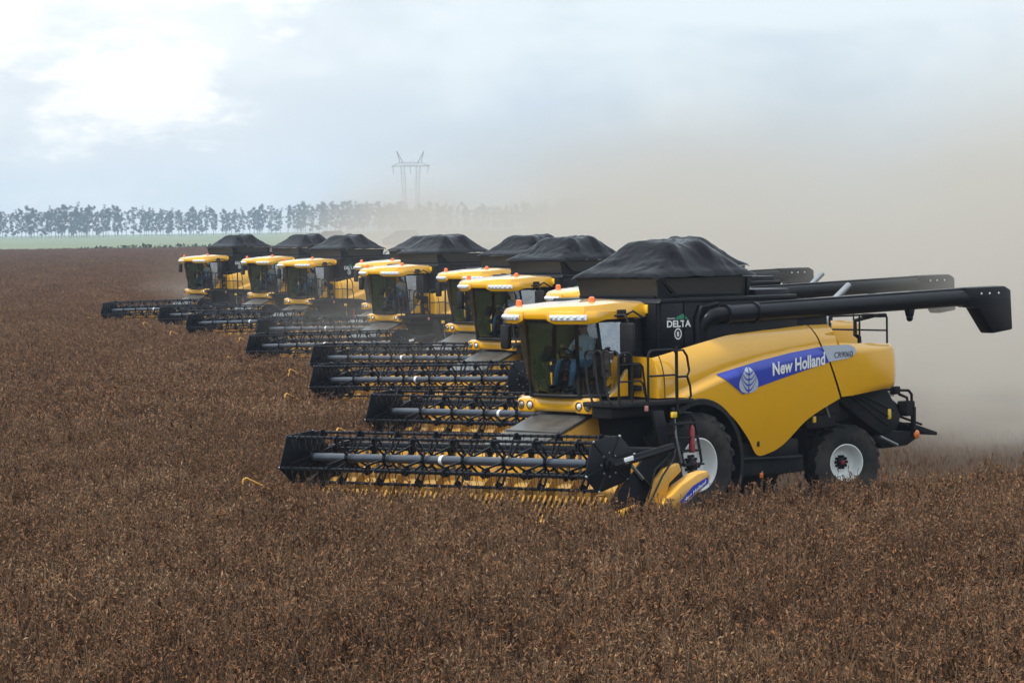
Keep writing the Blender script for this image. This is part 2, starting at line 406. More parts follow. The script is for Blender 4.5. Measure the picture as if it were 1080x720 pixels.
    rl.tube([(-6.05, 1.25, 3.2), (-6.05, -1.25, 3.2)], .02)
    rl.build('deck_rail', PLA, root)
    xp = MB(); xp.tube([(-5.35, .3, 3.3), (-5.45, .3, 3.72), (-6.05, .3, 4.08)], .065, 14); xp.tube([(-5.3, .3, 2.9), (-5.36, .3, 3.35)], .10, 12)
    xp.build('exhaust_pipe', SIL, root)
    # ---- unloading auger
    ag = MB()
    ag.tube([(-.50, 1.28, 3.0), (-.50, 1.30, 3.35), (-.54, 1.34, 3.52), (-.66, 1.42, 3.63), (-.82, 1.48, 3.66), (-1.0, 1.5, 3.66)], .14, 14); ag.tube([(-.36, 1.37, 3.0), (-.34, 1.37, 3.6), (-.45, 1.37, 3.8), (-.9, 1.37, 3.86)], .05, 8)
    ag.tube([(-1.0, 1.5, 3.66), (-8.45, 1.5, 3.80)], .172, 12); ag.tube([(-1.75, 1.5, 3.672), (-1.83, 1.5, 3.674)], .20, 18); ag.tube([(-.95, 1.5, 3.66), (-1.03, 1.5, 3.66)], .185, 18)
    ag.prism([(-1.8, 3.80), (-8.3, 3.93), (-8.3, 3.99), (-1.8, 3.86)], 1.42, 1.58, 0, .015)
    ag.prism([(-6.35, 3.60), (-6.55, 3.60), (-6.5, 3.46), (-6.40, 3.46)], 1.44, 1.56, 0, .01); ag.ball((-6.45, 1.5, 3.43), .07)
    aug = ag.build('unloading_auger', BLK, root)
    sp = MB(); sp.prism([(-8.15, 3.60), (-8.1, 3.99), (-9.35, 4.0), (-9.55, 3.92), (-9.60, 3.11), (-8.95, 3.05), (-8.45, 3.58)], 1.33, 1.67, 0, .04)
    for x in (-8.55, -8.82, -9.12): sp.ball((x, 1.672, 3.86), .022, 1, 8)
    sp.build('spout', [BLK, WLET], aug)
    # ---- cab
    roof_poly = [(.3, -1.02), (1.5, -1.08), (2.05, -1.10), (2.28, -1.02), (2.42, -.7), (2.50, -.3), (2.52, 0), (2.50, .3), (2.42, .7), (2.28, 1.02), (2.05, 1.10), (1.5, 1.08), (.3, 1.02)]
    rf = MB()
    rings = []
    for z, q in ((3.635, .94), (3.66, .985), (3.72, 1.0), (3.785, .995), (3.835, .96), (3.875, .86), (3.90, .62), (3.91, .3)):
        rings.append([(1.35 + (x - 1.35) * q, y * q, z + (.045 * sstep(.6, 1.5, x) * (1 - sstep(1.3, 2.45, x)) if z > 3.8 else 0) + .055 * sstep(-.4, .9, y) * (1 if z > 3.8 else 0)) for x, y in roof_poly])
    rf.grid(rings, 0, True); rf.add(rings[0], [tuple(range(len(roof_poly)))]); rf.add(rings[-1], [tuple(range(len(roof_poly)))])
    def corner(sg, prof, f0, f1, n, grow=1.):
        """sweeps a profile (out, up) round a front corner of the roof; it swells to grow in the middle"""
        rows = []
        for k in range(n + 1):
            f = f0 + (f1 - f0) * k / n; g = f * 9 
            pts_ = [(2.50, .30), (2.455, .52), (2.39, .76), (2.24, 1.0), (2.05, 1.10), (1.8, 1.095), (1.5, 1.08)]
            u = f * 6; i = min(5, int(u)); u -= i; x = pts_[i][0] + (pts_[i + 1][0] - pts_[i][0]) * u; y = pts_[i][1] + (pts_[i + 1][1] - pts_[i][1]) * u
            dx, dy = pts_[i + 1][0] - pts_[i][0], pts_[i + 1][1] - pts_[i][1]
            an = R(8) + R(82) * sstep(.05, .72, f); nx, ny = math.cos(an), math.sin(an)
            sw = sstep(-.05, .16, f) * (1 - sstep(.52, .9, f))
            rows.append([(x + nx * (o_ * (sw if o_ > 0 else 1)), sg * (y + ny * (o_ * (sw if o_ > 0 else 1))), z0 + dz * sw) for o_, z0, dz in prof])
        return rows
    for sg in (1, -1):
        rf.grid(corner(sg, ((-.10, 3.80, .02), (.02, 3.785, .01), (.05, 3.74, 0), (.055, 3.67, -.02), (.03, 3.645, -.075), (-.02, 3.64, -.085), (-.16, 3.64, -.07)), 0, 1, 24))
    cab = MB()
    # floor, rear wall, posts, sills
    cab.box((.98, 0, 2.17), (1.5, 1.6, .10), 0, .03)
    cab.box((.52, 0, 2.95), (.12, 1.84, 1.45), 0, .03)
    for sg in (1, -1):
        cab.tube([(2.0, sg * .60, 2.22), (2.10, sg * .64, 3.62)], .035, 8)
        cab.tube([(1.12, sg * .86, 2.25), (1.08, sg * .93, 3.64)], .045, 8)
        if sg > 0: cab.box((.82, sg * .90, 2.95), (.5, .06, 1.42), 0, .02)
        else: cab.box((.82, sg * .86, 2.36), (.5, .06, .25), 0, .02)
    pl_b = [(1.15, -.92), (1.62, -.89), (1.93, -.66), (2.08, -.36), (2.12, 0), (2.08, .36), (1.93, .66), (1.62, .89), (1.15, .92)]
    pl_t = [(1.12, -.88), (1.80, -.87), (2.20, -.72), (2.38, -.38), (2.42, 0), (2.38, .38), (2.20, .72), (1.80, .87), (1.12, .88)]
    cab.tube([(x, y, 2.26) for x, y in pl_b], .035, 6); cab.tube([(x, y, 3.61) for x, y in pl_t], .03, 6)
    cabo = cab.build('cab_frame', PLA, root)
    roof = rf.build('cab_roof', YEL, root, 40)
    def glass_strip(i0, i1, n=6):
        rows = []
        for i in range(i0, i1):
            for k in range(n + (1 if i == i1 - 1 else 0)):
                f = k / n; rows.append([tuple(Vector((pl_b[i][0] + (pl_b[i + 1][0] - pl_b[i][0]) * f, pl_b[i][1] + (pl_b[i + 1][1] - pl_b[i][1]) * f, 2.27)).lerp(
                    Vector((pl_t[i][0] + (pl_t[i + 1][0] - pl_t[i][0]) * f, pl_t[i][1] + (pl_t[i + 1][1] - pl_t[i][1]) * f, 3.60)), q / 8) + Vector((.05 * math.sin(math.pi * q / 8) * (1 if 1 < i < 6 else .3), (.05 if i >= 6 else -.05 if i < 2 else 0) * math.sin(math.pi * q / 8) * (1 if i in (0, 7) else f if i == 6 else 1 - f), 0))) for q in range(9)])
        return MB().grid(rows)
    ws = glass_strip(1, 7).build('windshield', GLS, cabo, 80)
    gs = glass_strip(0, 1); gs.grid([[(1.14, -.92 + .04 * q, 2.3 + 1.3 * q), (.56, -.92 + .04 * q, 2.3 + 1.3 * q)] for q in (0, .5, 1)]); gs.build('side_window', GLR, cabo, 80)
    dr = glass_strip(7, 8).build('cab_door', GLD, root, 80)
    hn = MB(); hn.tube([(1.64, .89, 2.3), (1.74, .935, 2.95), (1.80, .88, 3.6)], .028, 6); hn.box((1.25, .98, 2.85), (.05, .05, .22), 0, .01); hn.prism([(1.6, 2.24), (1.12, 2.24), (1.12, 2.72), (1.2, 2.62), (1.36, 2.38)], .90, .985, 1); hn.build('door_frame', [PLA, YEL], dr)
    for sg in (1, -1):
        wk = MB(); wk.grid(corner(sg, ((.058, 3.735, .0), (.068, 3.725, 0), (.070, 3.665, -.02), (.058, 3.65, -.02)), .06, .50, 12))
        for k in range(6):
            q = corner(sg, ((.062, 3.70, -.01),), .10 + .36 * k / 5, .9, 1)[0][0]; wk.ball(q, .05, 1, 10, (.8, .8, .8))
        wk.build('work_light', [LAMP, WLET], roof)
    for sg in (1, -1):
        b = MB(); b.lathe([(0, .075), (.03, .075), (.035, .062), (.12, .056), (.14, .03), (.142, 0)], (1.85 if sg > 0 else 2.1, sg * .80, 3.91 if sg > 0 else 3.85), 14, 0, 'Z'); b.build('beacon', ORG, roof)
        b = MB(); b.box((1.85 if sg > 0 else 2.1, sg * .80, 3.90 if sg > 0 else 3.84), (.2, .2, .05), 0, .02); b.build('beacon_base', PLA, roof)
    mr = MB(); mr.tube([(1.55, 1.05, 3.70), (1.5, 1.28, 3.72), (1.5, 1.34, 3.62), (1.5, 1.34, 3.5)], .025, 6); mr.box((1.50, 1.34, 3.30), (.10, .30, .55), 0, .04, (0, 0, R(10))); mr.build('mirror', PLA, root)
    mr = MB(); mr.tube([(1.9, -1.05, 3.70), (1.95, -1.28, 3.62), (1.95, -1.3, 3.5)], .025, 6); mr.box((1.95, -1.30, 3.30), (.10, .26, .45), 0, .04, (0, 0, R(-10))); mr.build('mirror', PLA, root)
    ar = MB(); ar.tube([(1.25, 1.06, 3.70), (1.22, 1.22, 3.78), (1.0, 1.25, 3.66), (1.0, 1.05, 3.62)], .022, 6); ar.box((1.38, 1.09, 3.74), (.22, .05, .14), 0, .02); ar.build('mirror_bracket', PLA, root)
    lb = MB(); lb.prism([(1.80, 1.95), (1.96, 1.96), (2.0, 2.03), (2.0, 2.16), (1.95, 2.225), (1.78, 2.225)], -.92, .92, 0, .03)
    for sg in (1, -1): lb.box((1.935, sg * .74, 2.07), (.20, .44, .27), 0, .06)
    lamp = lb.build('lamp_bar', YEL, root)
    for sg in (1, -1):
        for q, y in enumerate((.62, .84)):
            h = MB(); h.ball((2.03, sg * y, 2.075), .06, 0, 12, (.4, 1, .95)); h.build('headlight', LAMP if q == 0 else SIL, lamp)
            h = MB(); h.lathe([(2.02, .075), (2.04, .085), (2.045, .07), (2.025, .06)], (0, sg * y, 2.075), 14, 0, 'X'); h.build('headlight_bezel', PLA, lamp)
    se = MB(); se.box((1.25, 0, 2.60), (.5, .5, .14), 0, .05); se.box((1.02, 0, 2.98), (.14, .5, .70), 0, .06, (0, R(-8), 0)); se.box((1.0, 0, 3.38), (.1, .28, .16), 0, .04); se.box((1.25, 0, 2.38), (.35, .35, .32), 0, .03)
    se.box((1.35, -.42, 2.72), (.6, .22, .14), 0, .04); se.build('cab_seat', SEATM, root)
    st = MB(); st.tube([(1.95, .02, 2.25), (1.80, .02, 2.85), (1.70, .02, 2.93)], .045, 8)
    ringp = [(1.69 + .19 * math.cos(a) * .55, .02 + .19 * math.sin(a), 2.95 + .19 * math.cos(a) * .83) for a in [2 * math.pi * k / 20 for k in range(21)]]
    st.tube(ringp, .016, 6, 0, False); st.tube([ringp[0], ringp[10]], .014, 5); st.tube([ringp[5], ringp[15]], .014, 5); st.box((1.78, -.38, 3.0), (.08, .25, .3), 0, .03, (0, R(-20), 0)); st.build('steering_wheel', PLA, root)
    # ---- platform, rails, ladder
    pf = MB(); pf.box((1.18, 1.30, 2.13), (1.95, .95, .09), 0, .02); pf.box((1.2, 1.2, 1.98), (1.7, .5, .2), 0, .03); pf.box((1.5, 1.78, 2.05), (.09, .03, .10), 1, .015); pf.build('platform', [PLA, surf('decal_red_white', (.6, .25, .2), .5)], root)
    ra = MB()
    def arch(x0, x1, z0, z1, y=1.75, r=.022):
        w_ = abs(x1 - x0) / 2; rr_ = min(.12, w_); pts = [(x0, y, z0), (x0, y, z0 + .35)]
        sg = 1 if x1 > x0 else -1
        for k in range(5): a = R(90 * k / 4); pts.append((x0 + sg * rr_ * (1 - math.cos(a)), y, z1 - rr_ + rr_ * math.sin(a)))
        for k in range(5): a = R(90 * k / 4); pts.append((x1 - sg * rr_ * (1 - math.sin(a)), y, z1 - rr_ + rr_ * math.cos(a)))
        pts += [(x1, y, z0 + .35), (x1, y, z0)]
        ra.tube(pts, r, 6)
    def gate(y0, y1, z0, z1, x=2.20, r=.022):
        w_ = abs(y1 - y0) / 2; pts = [(x - .02, y0 + .16, z0), (x, y0 + .07, z0 + .25), (x, y0, z1 - w_)]
        for k in range(9): a = R(180 * k / 8); pts.append((x, (y0 + y1) / 2 - w_ * math.cos(a), z1 - w_ + w_ * math.sin(a)))
        pts += [(x, y1 + .02, z1 - .45)]
        ra.tube(pts, r, 6)
    for y0, y1 in ((.95, 1.16), (1.18, 1.36), (1.38, 1.54)): gate(y0, y1, 2.16, 3.10)
    arch(2.18, 1.84, 2.15, 3.06, 1.75, .024)
    for z in (2.85, 2.55): ra.tube([(2.18, 1.75, z), (1.62, 1.75, z), (1.55, 1.75, z - .05), (1.45, 1.75, 2.15)], .018, 6)
    arch(1.42, .66, 2.12, 3.08, 1.76, .024)
    for x in (.66, ): ra.tube([(x, 1.76, 1.95), (x, 1.76, 3.14)], .032, 6)
    ra.tube([(1.4, 1.76, 2.62), (.66, 1.76, 2.62)], .02, 6)
    ra.tube([(.64, 1.76, 3.06), (.48, 1.76, 3.06), (.38, 1.76, 2.95), (.32, 1.76, 2.68), (.38, 1.76, 2.58), (.64, 1.76, 2.58)], .022, 6)
    ra.tube([(.38, 1.76, 2.58), (.30, 1.76, 2.4), (.28, 1.76, 2.22), (.36, 1.76, 2.14), (.64, 1.76, 2.14)], .022, 6)
    ra.build('railing', PLA, root)
    gr = MB(); gr.box((1.02, 1.08, 2.70), (.06, .28, .28), 0, .03); gr.box((1.02, 1.08, 2.38), (.06, .28, .10), 0, .02); gr.build('access_handle', PLA, root)
    ld = MB()
    for y in (1.86, ):
        ld.tube([(.98, 1.95, 2.05), (1.0, 1.98, 1.75), (.75, 2.0, .98)], .03, 6)
        ld.tube([(.72, 1.95, 1.95), (.55, 1.98, 1.93), (.46, 2.0, 1.80), (.28, 2.0, 1.05), (.36, 2.0, .95), (.55, 2.0, .95)], .025, 6)
    for k in range(4):
        z = 1.75 - .25 * k; x = .95 - .08 * k; ld.box((x - .2, 1.95, z), (.5, .22, .035), 0, .01)
    ld.prism([(1.35, 2.0), (1.05, 2.0), (.85, 1.2), (1.1, 1.15)], 1.72, 1.80, 0, .02)
    ld.build('ladder', PLA, root)
    hs = MB(); hs.tube([(.98, 1.98, 1.86), (.96, 2.0, 1.55), (.88, 2.0, 1.25), (.82, 2.0, 1.05)], .022, 6); hs.box((1.0, 1.99, 1.92), (.12, .06, .1), 1, .01); hs.build('hydraulic_hose', [SIL, YREF], root)
    fe = MB(); fe.lathe([(0, 0), (.0, .055), (.42, .055), (.48, .035), (.50, .02), (.55, .02)], (.56, 2.02, 1.22), 14, 0, 'Z'); fe.build('fire_extinguisher', REDP, root)
    # ---- front fenders
    for sg in (1, -1):
        f_ = MB(); rows = []
        for k in range(25):
            a = R(58 + 152 * k / 24); ro, ri = 1.20, 1.09
            cx, cz = -.02, .96
            rows.append([(cx + ri * math.cos(a), sg * 1.18, cz + ri * math.sin(a)), (cx + ro * math.cos(a), sg * 1.18, cz + ro * math.sin(a)), (cx + ro * math.cos(a), sg * 1.70, cz + ro * math.sin(a)), (cx + (ro - .02) * math.cos(a), sg * 1.73, cz + (ro - .02) * math.sin(a)), (cx + ri * math.cos(a), sg * 1.73, cz + ri * math.sin(a))])
        f_.grid(rows, 0, True); f_.add(rows[0], [(0, 1, 2, 3, 4)]); f_.add(rows[-1], [(0, 1, 2, 3, 4)]); f_.build('fender', PLA, root, 40)
    # ---- running gear
    wheel(root, 'front_wheel', (0, 1.38, .95), .95, .74, .47, 1, 0, 20, .14)
    wheel(root, 'front_wheel', (0, -1.38, .95), .95, .74, .47, -1, 0, 20, .14)
    wheel(root, 'rear_wheel', (-4.66, 1.20, .70), .74, .52, .345, 1, R(-22), 18, .18)
    wheel(root, 'rear_wheel', (-4.66, -1.20, .70), .74, .52, .345, -1, R(-22), 18, .18)
    ch = MB(); ch.prism([(1.6, 2.1), (1.5, 1.3), (.9, .75), (-3.0, .75), (-3.6, 1.35), (-5.2, 1.5), (-5.2, 2.5), (.9, 2.5)], -.98, .98, 0, .05)
    ch.box((-2.4, 0, 1.9), (4.0, 2.8, .5), 0, .05); ch.box((-2.2, 1.20, .78), (2.1, .5, .34), 0, .04); ch.box((-2.2, 1.25, 1.1), (1.9, .3, .3), 0, .03); ch.box((-2.0, 1.46, .62), (.10, .03, .10), 1, .02); ch.tube([(-1.3, 1.5, .96), (-3.1, 1.5, .90)], .035, 6)
    ch.box((-3.9, 1.1, 1.65), (.9, .5, .5), 0, .05); ch.box((-3.62, 1.40, 1.58), (.09, .04, .12), 2, .01); ch.tube([(-3.9, 1.42, 1.9), (-4.05, 1.42, 1.6)], .025, 6, 3)
    ch.build('chassis', [UND, ORG, YREF, SIL], root)
    ax = MB(); ax.box((0, 0, .95), (.5, 2.3, .45), 0, .06); ax.lathe([(-.5, .3), (.5, .3)], (0, 0, .95), 14); ax.build('front_axle', UND, root)
    ax = MB(); ax.box((-4.66, 0, .78), (.3, 2.1, .25), 0, .05); ax.box((-4.6, 0, 1.1), (.4, .5, .6), 0, .05); ax.build('rear_axle', UND, root)
    cp = MB()
    cp.prism([(-4.55, 2.0), (-6.2, 2.06), (-6.65, 1.50), (-6.52, 1.22), (-6.0, 1.16), (-5.35, 1.50)], -1.05, 1.12, 0, .04)
    for k, q in enumerate((.0, .16, .32)): cp.tube([(-5.0 - q, 1.125, 1.98 - .0), (-6.2 - q * .6, 1.125, 1.32 + q * .9)], .022, 6)
    cp.box((-6.25, 1.135, 1.55), (.10, .02, .20), 1, .01)
    cp.tube([(-5.95, 1.13, 1.12), (-6.5, 1.13, .92)], .03, 6, 2)
    cp.prism([(-5.9, 1.12), (-6.4, 1.2), (-7.25, 1.15), (-7.35, 1.02), (-7.0, .88), (-6.2, .86)], -1.0, 1.0, 0, .04)
    cp.prism([(-7.1, 1.33), (-7.95, 1.10), (-7.95, 1.03), (-7.1, 1.16)], -.2, 1.0, 0, .015)
    cp.prism([(-6.3, 2.02), (-6.75, 1.75), (-7.0, 1.6), (-6.9, 1.45), (-6.5, 1.5)], -.9, .9, 0, .02)
    cp.box((-6.95, 1.0, 1.62), (.28, .25, .30), 0, .03); cp.box((-7.05, 1.1, 1.35), (.06, .1, .6), 0, .01)
    for dz in (0, .12): cp.tube([(-6.6, .95, 1.52 - dz), (-7.5, .95, 1.27 - dz)], .025, 6)
    cp.tube([(-6.2, 1.0, 2.03), (-6.55, 1.1, 2.0), (-6.9, 1.1, 1.98), (-7.0, 1.1, 1.9), (-7.0, 1.1, 1.6)], .03, 6); cp.tube([(-6.6, 1.1, 1.92), (-6.85, 1.1, 1.84), (-6.9, 1.1, 1.6)], .03, 6); cp.box((-6.5, 1.08, 2.0), (.2, .14, .16), 0, .03)
    chp = cp.build('straw_chopper', [UND, YREF, SIL], root)
    tlp = MB(); tlp.ball((-7.1, 1.14, 1.10), .09, 0, 12, (1, .4, 1)); tlp.build('tail_light', ORG, chp)
    tlp = MB(); tlp.ball((-7.1, -1.14, 1.10), .09, 0, 12, (1, .4, 1)); tlp.build('tail_light', ORG, chp)
    # ---- feeder house
    fh = MB(); fh.prism([(1.2, 2.05), (1.2, 1.3), (3.5, .45), (3.5, 1.25)], -.66, .66, 0, .03); fo = fh.build('feeder_house', YEL2, root)
    ft = MB(); ft.prism([(1.35, 2.02), (3.45, 1.29), (3.45, 1.33), (1.35, 2.08)], -.68, .68, 0, .01)
    for x in (1.9, 2.6): ft.box((x, 0, 2.07 - (x - 1.35) * .347), (.06, 1.34, .05), 0, .01, (0, R(19), 0))
    ft.build('feeder_lid', DUSTY, fo)
    make_header(root)
    return root

def cover_mesh(seed):
    nx, ny = 56, 44; x0, x1, yw = .42, -2.40, 1.10; rows = []
    rnd = random.Random(seed); ox = rnd.uniform(0, 50); amp = rnd.uniform(.9, 1.05)
    for i in range(nx + 1):
        row = []
        for j in range(ny + 1):
            u, v = i / nx, j / ny; x = x0 + (x1 - x0) * u; y = -yw + 2 * yw * v
            a = (x0 - x) / 1.0; b = (x - x1) / .86; c = (yw - abs(y)) / .60
            # soft minimum of the slopes
            k = 11.0; h = -math.log(math.exp(-k * a) + math.exp(-k * b) + math.exp(-k * c) + math.exp(-k * 1.0)) / k
            h = max(0., h + .10 * (1 - min(1, 3 * min(a, b, c))))
            hoop = .07 * math.exp(-((x + .55) / .20) ** 2) + .06 * math.exp(-((x + 1.45) / .18) ** 2)
            z = 4.33 + .66 * amp * h + hoop * min(1, h * 1.5) - .03 * math.sin(math.pi * min(1, max(0, (x + 1.45) / 1.1))) * h
            n = mnoise.noise(Vector((x * 1.6 + ox, y * 1.6, 3)))
            wr = mnoise.noise(Vector((x * 7 + ox, y * 7 + n, 9))) * .012 + (1 - min(1, abs(mnoise.noise(Vector((x * 2.6 + ox + y * 1.5, y * 2.4 - x, 5)))) * 4)) ** 2 * .035 * (.4 + .6 * abs(n))
            e = min(1, 4 * min(a, b, c)); z += (wr + n * .022) * e
            # eaves hang a little
            if i in (0, nx) or j in (0, ny): z -= .035 + .02 * mnoise.noise(Vector((x * 5 + ox, y * 5, 1)))
            sag = .03 * n * (1 - e); row.append((x + (sag if j not in (0, ny) else 0), y + sag, z))
        rows.append(row)
    return MB().grid(rows).mesh('tank_cover', TARP, 60)

def make_header(root):
    hd = link('header', None, root); hd.empty_display_size = .5
    hw = 3.9; cx, cz = 4.70, 1.24
    T = Matrix.Translation((4.7, 0, 1.24)) @ Matrix.Rotation(HDR_T, 4, 'X') @ Matrix.Translation((-4.7, 0, -1.24))
    B = lambda mb, name, mats, ang=35: mb.xf(T).build(name, mats, hd, ang)
    fr = MB()
    fr.box((3.42, 0, 1.16), (.08, 2 * hw, .34), 0, .02); fr.box((3.42, 0, .66), (.06, 2 * hw, .62), 1, .01); fr.prism([(4.72, .285), (5.02, .285), (5.10, .262), (5.02, .25), (4.72, .25)], -hw + .03, hw - .03, 0); fr.prism([(3.42, .34), (4.1, .24), (5.0, .26), (5.0, .22), (4.1, .18), (3.38, .28)], -hw, hw, 2)
    fr.box((3.40, 0, 1.38), (.14, 2 * hw, .14), 1, .03); fr.box((3.36, 0, .45), (.12, 2 * hw, .14), 1, .03)
    for k in range(27):
        y = -hw + .15 + k * (2 * hw - .3) / 26; fr.box((3.48, y, 1.16), (.04, .05, .33), 3)
    for k in range(60):
        y = -hw + .1 + k * (2 * hw - .2) / 59; fr.tube([(5.0, y, .27), (4.86, y, .47), (4.72, y, .68)], .026, 4, 0)
    for sg in (1, -1):
        fr.prism([(3.3, .25), (3.3, 1.42), (3.75, 1.42), (4.3, .95), (5.0, .42), (5.0, .22)], sg * hw - .02 * sg, sg * hw + .02 * sg, 1)
    B(fr, 'header_frame', [YEL2, BLK, FLOOR, DUSTY])
    sw = MB(); sw.lathe([(-hw + .05, .17), (hw - .05, .17)], (3.95, 0, .66), 16)
    for sg in (1, -1):
        rows = []
        n = 150
        for k in range(n):
            f = k / (n - 1); a = f * 2 * math.pi * 6.5 * sg; y = sg * (.35 + (hw - .45) * f)
            rows.append([(3.95 + r_ * math.cos(a), y, .66 + r_ * math.sin(a)) for r_ in (.17, .31)])
        sw.grid(rows)
    for k in range(60):
        a = k * 2.4; y = -hw + .2 + k * (2 * hw - .4) / 59; sw.tube([(3.95 + .17 * math.cos(a), y, .66 + .17 * math.sin(a)), (3.95 + .36 * math.cos(a), y, .66 + .36 * math.sin(a))], .015, 4)
    B(sw, 'crop_auger', surf('crop_auger_paint', (.50, .27, .04), .5, .1, 0, .3, 4, dust=.4))
    kn = MB(); kn.box((5.04, 0, .25), (.1, 2 * hw, .03), 0)
    for k in range(100):
        y = -hw + (k + .5) * 2 * hw / 100; kn.add([(5.05, y - .02, .27), (5.05, y + .02, .27), (5.22, y, .235), (5.05, y, .22)], [(0, 1, 2), (1, 3, 2), (3, 0, 2), (0, 3, 1)])
    B(kn, 'cutter_bar', SIL)
    rt = MB(); rt.lathe([(-hw + .25, .078), (hw - .12, .078)], (cx, 0, cz), 16); B(rt, 'reel_tube', TUB)
    rb = MB(); rb.lathe([(-.04, .085), (.0, .093), (.04, .085)], (cx, -.15, cz), 16); B(rb, 'reel_band', WLET)
    BARS = [(.36, .38), (-.26, .44), (-.60, .13), (-.42, -.27), (.26, -.43), (.55, -.17)]; POL = [(math.atan2(z, x), math.hypot(x, z)) for x, z in BARS]
    nsp = 8
    for k in range(nsp):
        y = -hw + .34 + k * (2 * hw - .75) / (nsp - 1); s_ = MB()
        s_.lathe([(-.035, .13), (-.03, .15), (.03, .15), (.035, .13)], (cx, y, cz), 14)
        for j in range(6):
            a, RR = POL[j]; ca, sa = math.cos(a), math.sin(a); tx, tz = -sa, ca
            for off in (-1, 1):
                p0 = (cx + ca * .12 + tx * off * .035, cz + sa * .12 + tz * off * .035); p1 = (cx + ca * RR + tx * off * .075, cz + sa * RR + tz * off * .075)
                q = .017
                s_.prism([(p0[0] + tx * q, p0[1] + tz * q), (p0[0] - tx * q, p0[1] - tz * q), (p1[0] - tx * q, p1[1] - tz * q), (p1[0] + tx * q, p1[1] + tz * q)], y - .012, y + .012)
            s_.prism([(cx + ca * (RR - .10) + tx * .07, cz + sa * (RR - .10) + tz * .07), (cx + ca * (RR - .10) - tx * .07, cz + sa * (RR - .10) - tz * .07), (cx + ca * (RR + .03) - tx * .06, cz + sa * (RR + .03) - tz * .06), (cx + ca * (RR + .03) + tx * .06, cz + sa * (RR + .03) + tz * .06)], y - .014, y + .014)
        B(s_, 'reel_spider', BLK)
    for j in range(6):
        a, RR = POL[j]; x, z = cx + RR * math.cos(a), cz + RR * math.sin(a); b_ = MB()
        b_.tube([(x, -hw + .06, z), (x, hw - .08, z)], .027, 8)
        nt = 44
        for k in range(nt):
            y = -hw + .2 + k * (2 * hw - .4) / (nt - 1)
            b_.box((x, y, z), (.058, .03, .058), 0)
            b_.tube([(x + .02, y, z - .02), (x + .03, y, z - .10), (x - .005, y, z - .22)], [.008, .007, .004], 3, 1)
        B(b_, 'reel_bar', [BLK, TINE])
    for sg in (1, -1):
        e = MB(); yy = sg * (hw - .04)
        poly = [(cx + (r_ + .045) * math.cos(a), cz + (r_ + .045) * math.sin(a)) for a, r_ in POL]
        e.prism(poly, yy - .012, yy + .012, 0, .006)
        for j in range(6):
            a, RR = POL[j]; e.tube([(cx + .16 * math.cos(a), yy + sg * .016, cz + .16 * math.sin(a)), (cx + (RR + .05) * math.cos(a), yy + sg * .016, cz + (RR + .05) * math.sin(a))], .014, 5)
            e.ball((cx + (RR + .02) * math.cos(a), yy + sg * .02, cz + (RR + .02) * math.sin(a)), .028, 1, 8)
        for k in range(8): a = 2 * math.pi * k / 8; e.box((cx + .2 * math.cos(a), yy + sg * .018, cz + .2 * math.sin(a)), (.03, .02, .03), 1)
        e.lathe([(sg * -.03, .12), (sg * .05, .12), (sg * .06, .09), (sg * .06, 0)], (cx, yy, cz), 14)
        B(e, 'reel_end_plate', [BLK, SIL])
        ar = MB(); ya = sg * (hw + .06)
        ar.tube([(cx, ya, cz - .02), (4.1, ya, 1.30), (3.2, ya, 1.44)], .055, 8); ar.prism([(4.75, 1.16), (4.75, 1.30), (3.2, 1.52), (3.2, 1.38)], ya - .03, ya + .03, 0, .01); ar.box((4.35, ya + sg * .04, 1.30), (.22, .02, .10), 1, .005, (0, R(8), 0))
        ar.tube([(3.75, ya, .75), (4.25, ya, 1.20)], .03, 6, 2); ar.tube([(3.75, ya, .75), (3.98, ya, .95)], .04, 6, 0)
        B(ar, 'reel_arm', [BLK, WLET, SIL])
        sh = MB(); y0 = sg * (hw + .03); y1 = sg * (hw + .30)
        sh.prism([(4.1, .32), (3.62, .60), (3.25, .82), (2.85, .98), (2.60, 1.02), (2.50, .94), (2.56, .78), (2.9, .62), (3.3, .40), (3.6, .28)], min(y0, y1), max(y0, y1), 0, .045, 2)
        sh.prism([(4.0, .42), (3.72, .92), (3.5, 1.10), (3.15, 1.18), (3.08, 1.04), (3.4, .84), (3.6, .38)], min(y0, y0 + sg * .12), max(y0, y0 + sg * .12), 0, .03)
        sh.prism([(5.35, .14), (4.9, .42), (4.2, .55), (4.1, .2), (4.9, .1)], min(y0, y0 + sg * .16), max(y0, y0 + sg * .16), 0, .05)
        sh.tube([(4.0, y1 - sg * .1, .5), (3.6, y1 - sg * .12, 1.0), (3.3, y1 - sg * .14, 1.25), (3.1, y0, 1.4)], .018, 5, 1); sh.tube([(3.95, y1 - sg * .16, .6), (3.75, y1 - sg * .16, 1.1), (3.2, y0, 1.35)], .015, 5, 1)
        B(sh, 'end_shield', [YEL2, PLA])
        if sg < 0:
            dv = MB(); yd = sg * (hw + .12)
            dv.tube([(4.85, yd, .45), (5.5, yd, .72), (5.95, yd + sg * .02, .92), (6.0, yd + sg * .02, .90), (6.12, yd + sg * .03, .40)], .024, 6); B(dv, 'divider_rod', YEL2)
    dc = MB(); dc.prism([(2.60, .91), (2.60, .80), (2.93, .66), (3.26, .45), (3.32, .54), (2.98, .78)], hw + .30, hw + .306, 0); B(dc, 'decal', BLU)
    lt = MB()
    vs, fs = text_mesh('New Holland', 1, .02); w = max(v.x for v in vs)
    lt.add([(3.24 - v.x / w * .58, hw + .309, .53 + v.x / w * .29 + v.y * .085 - .015) for v in vs], fs); lt.xf(T).build('lettering', WLET, hd, 60, False)

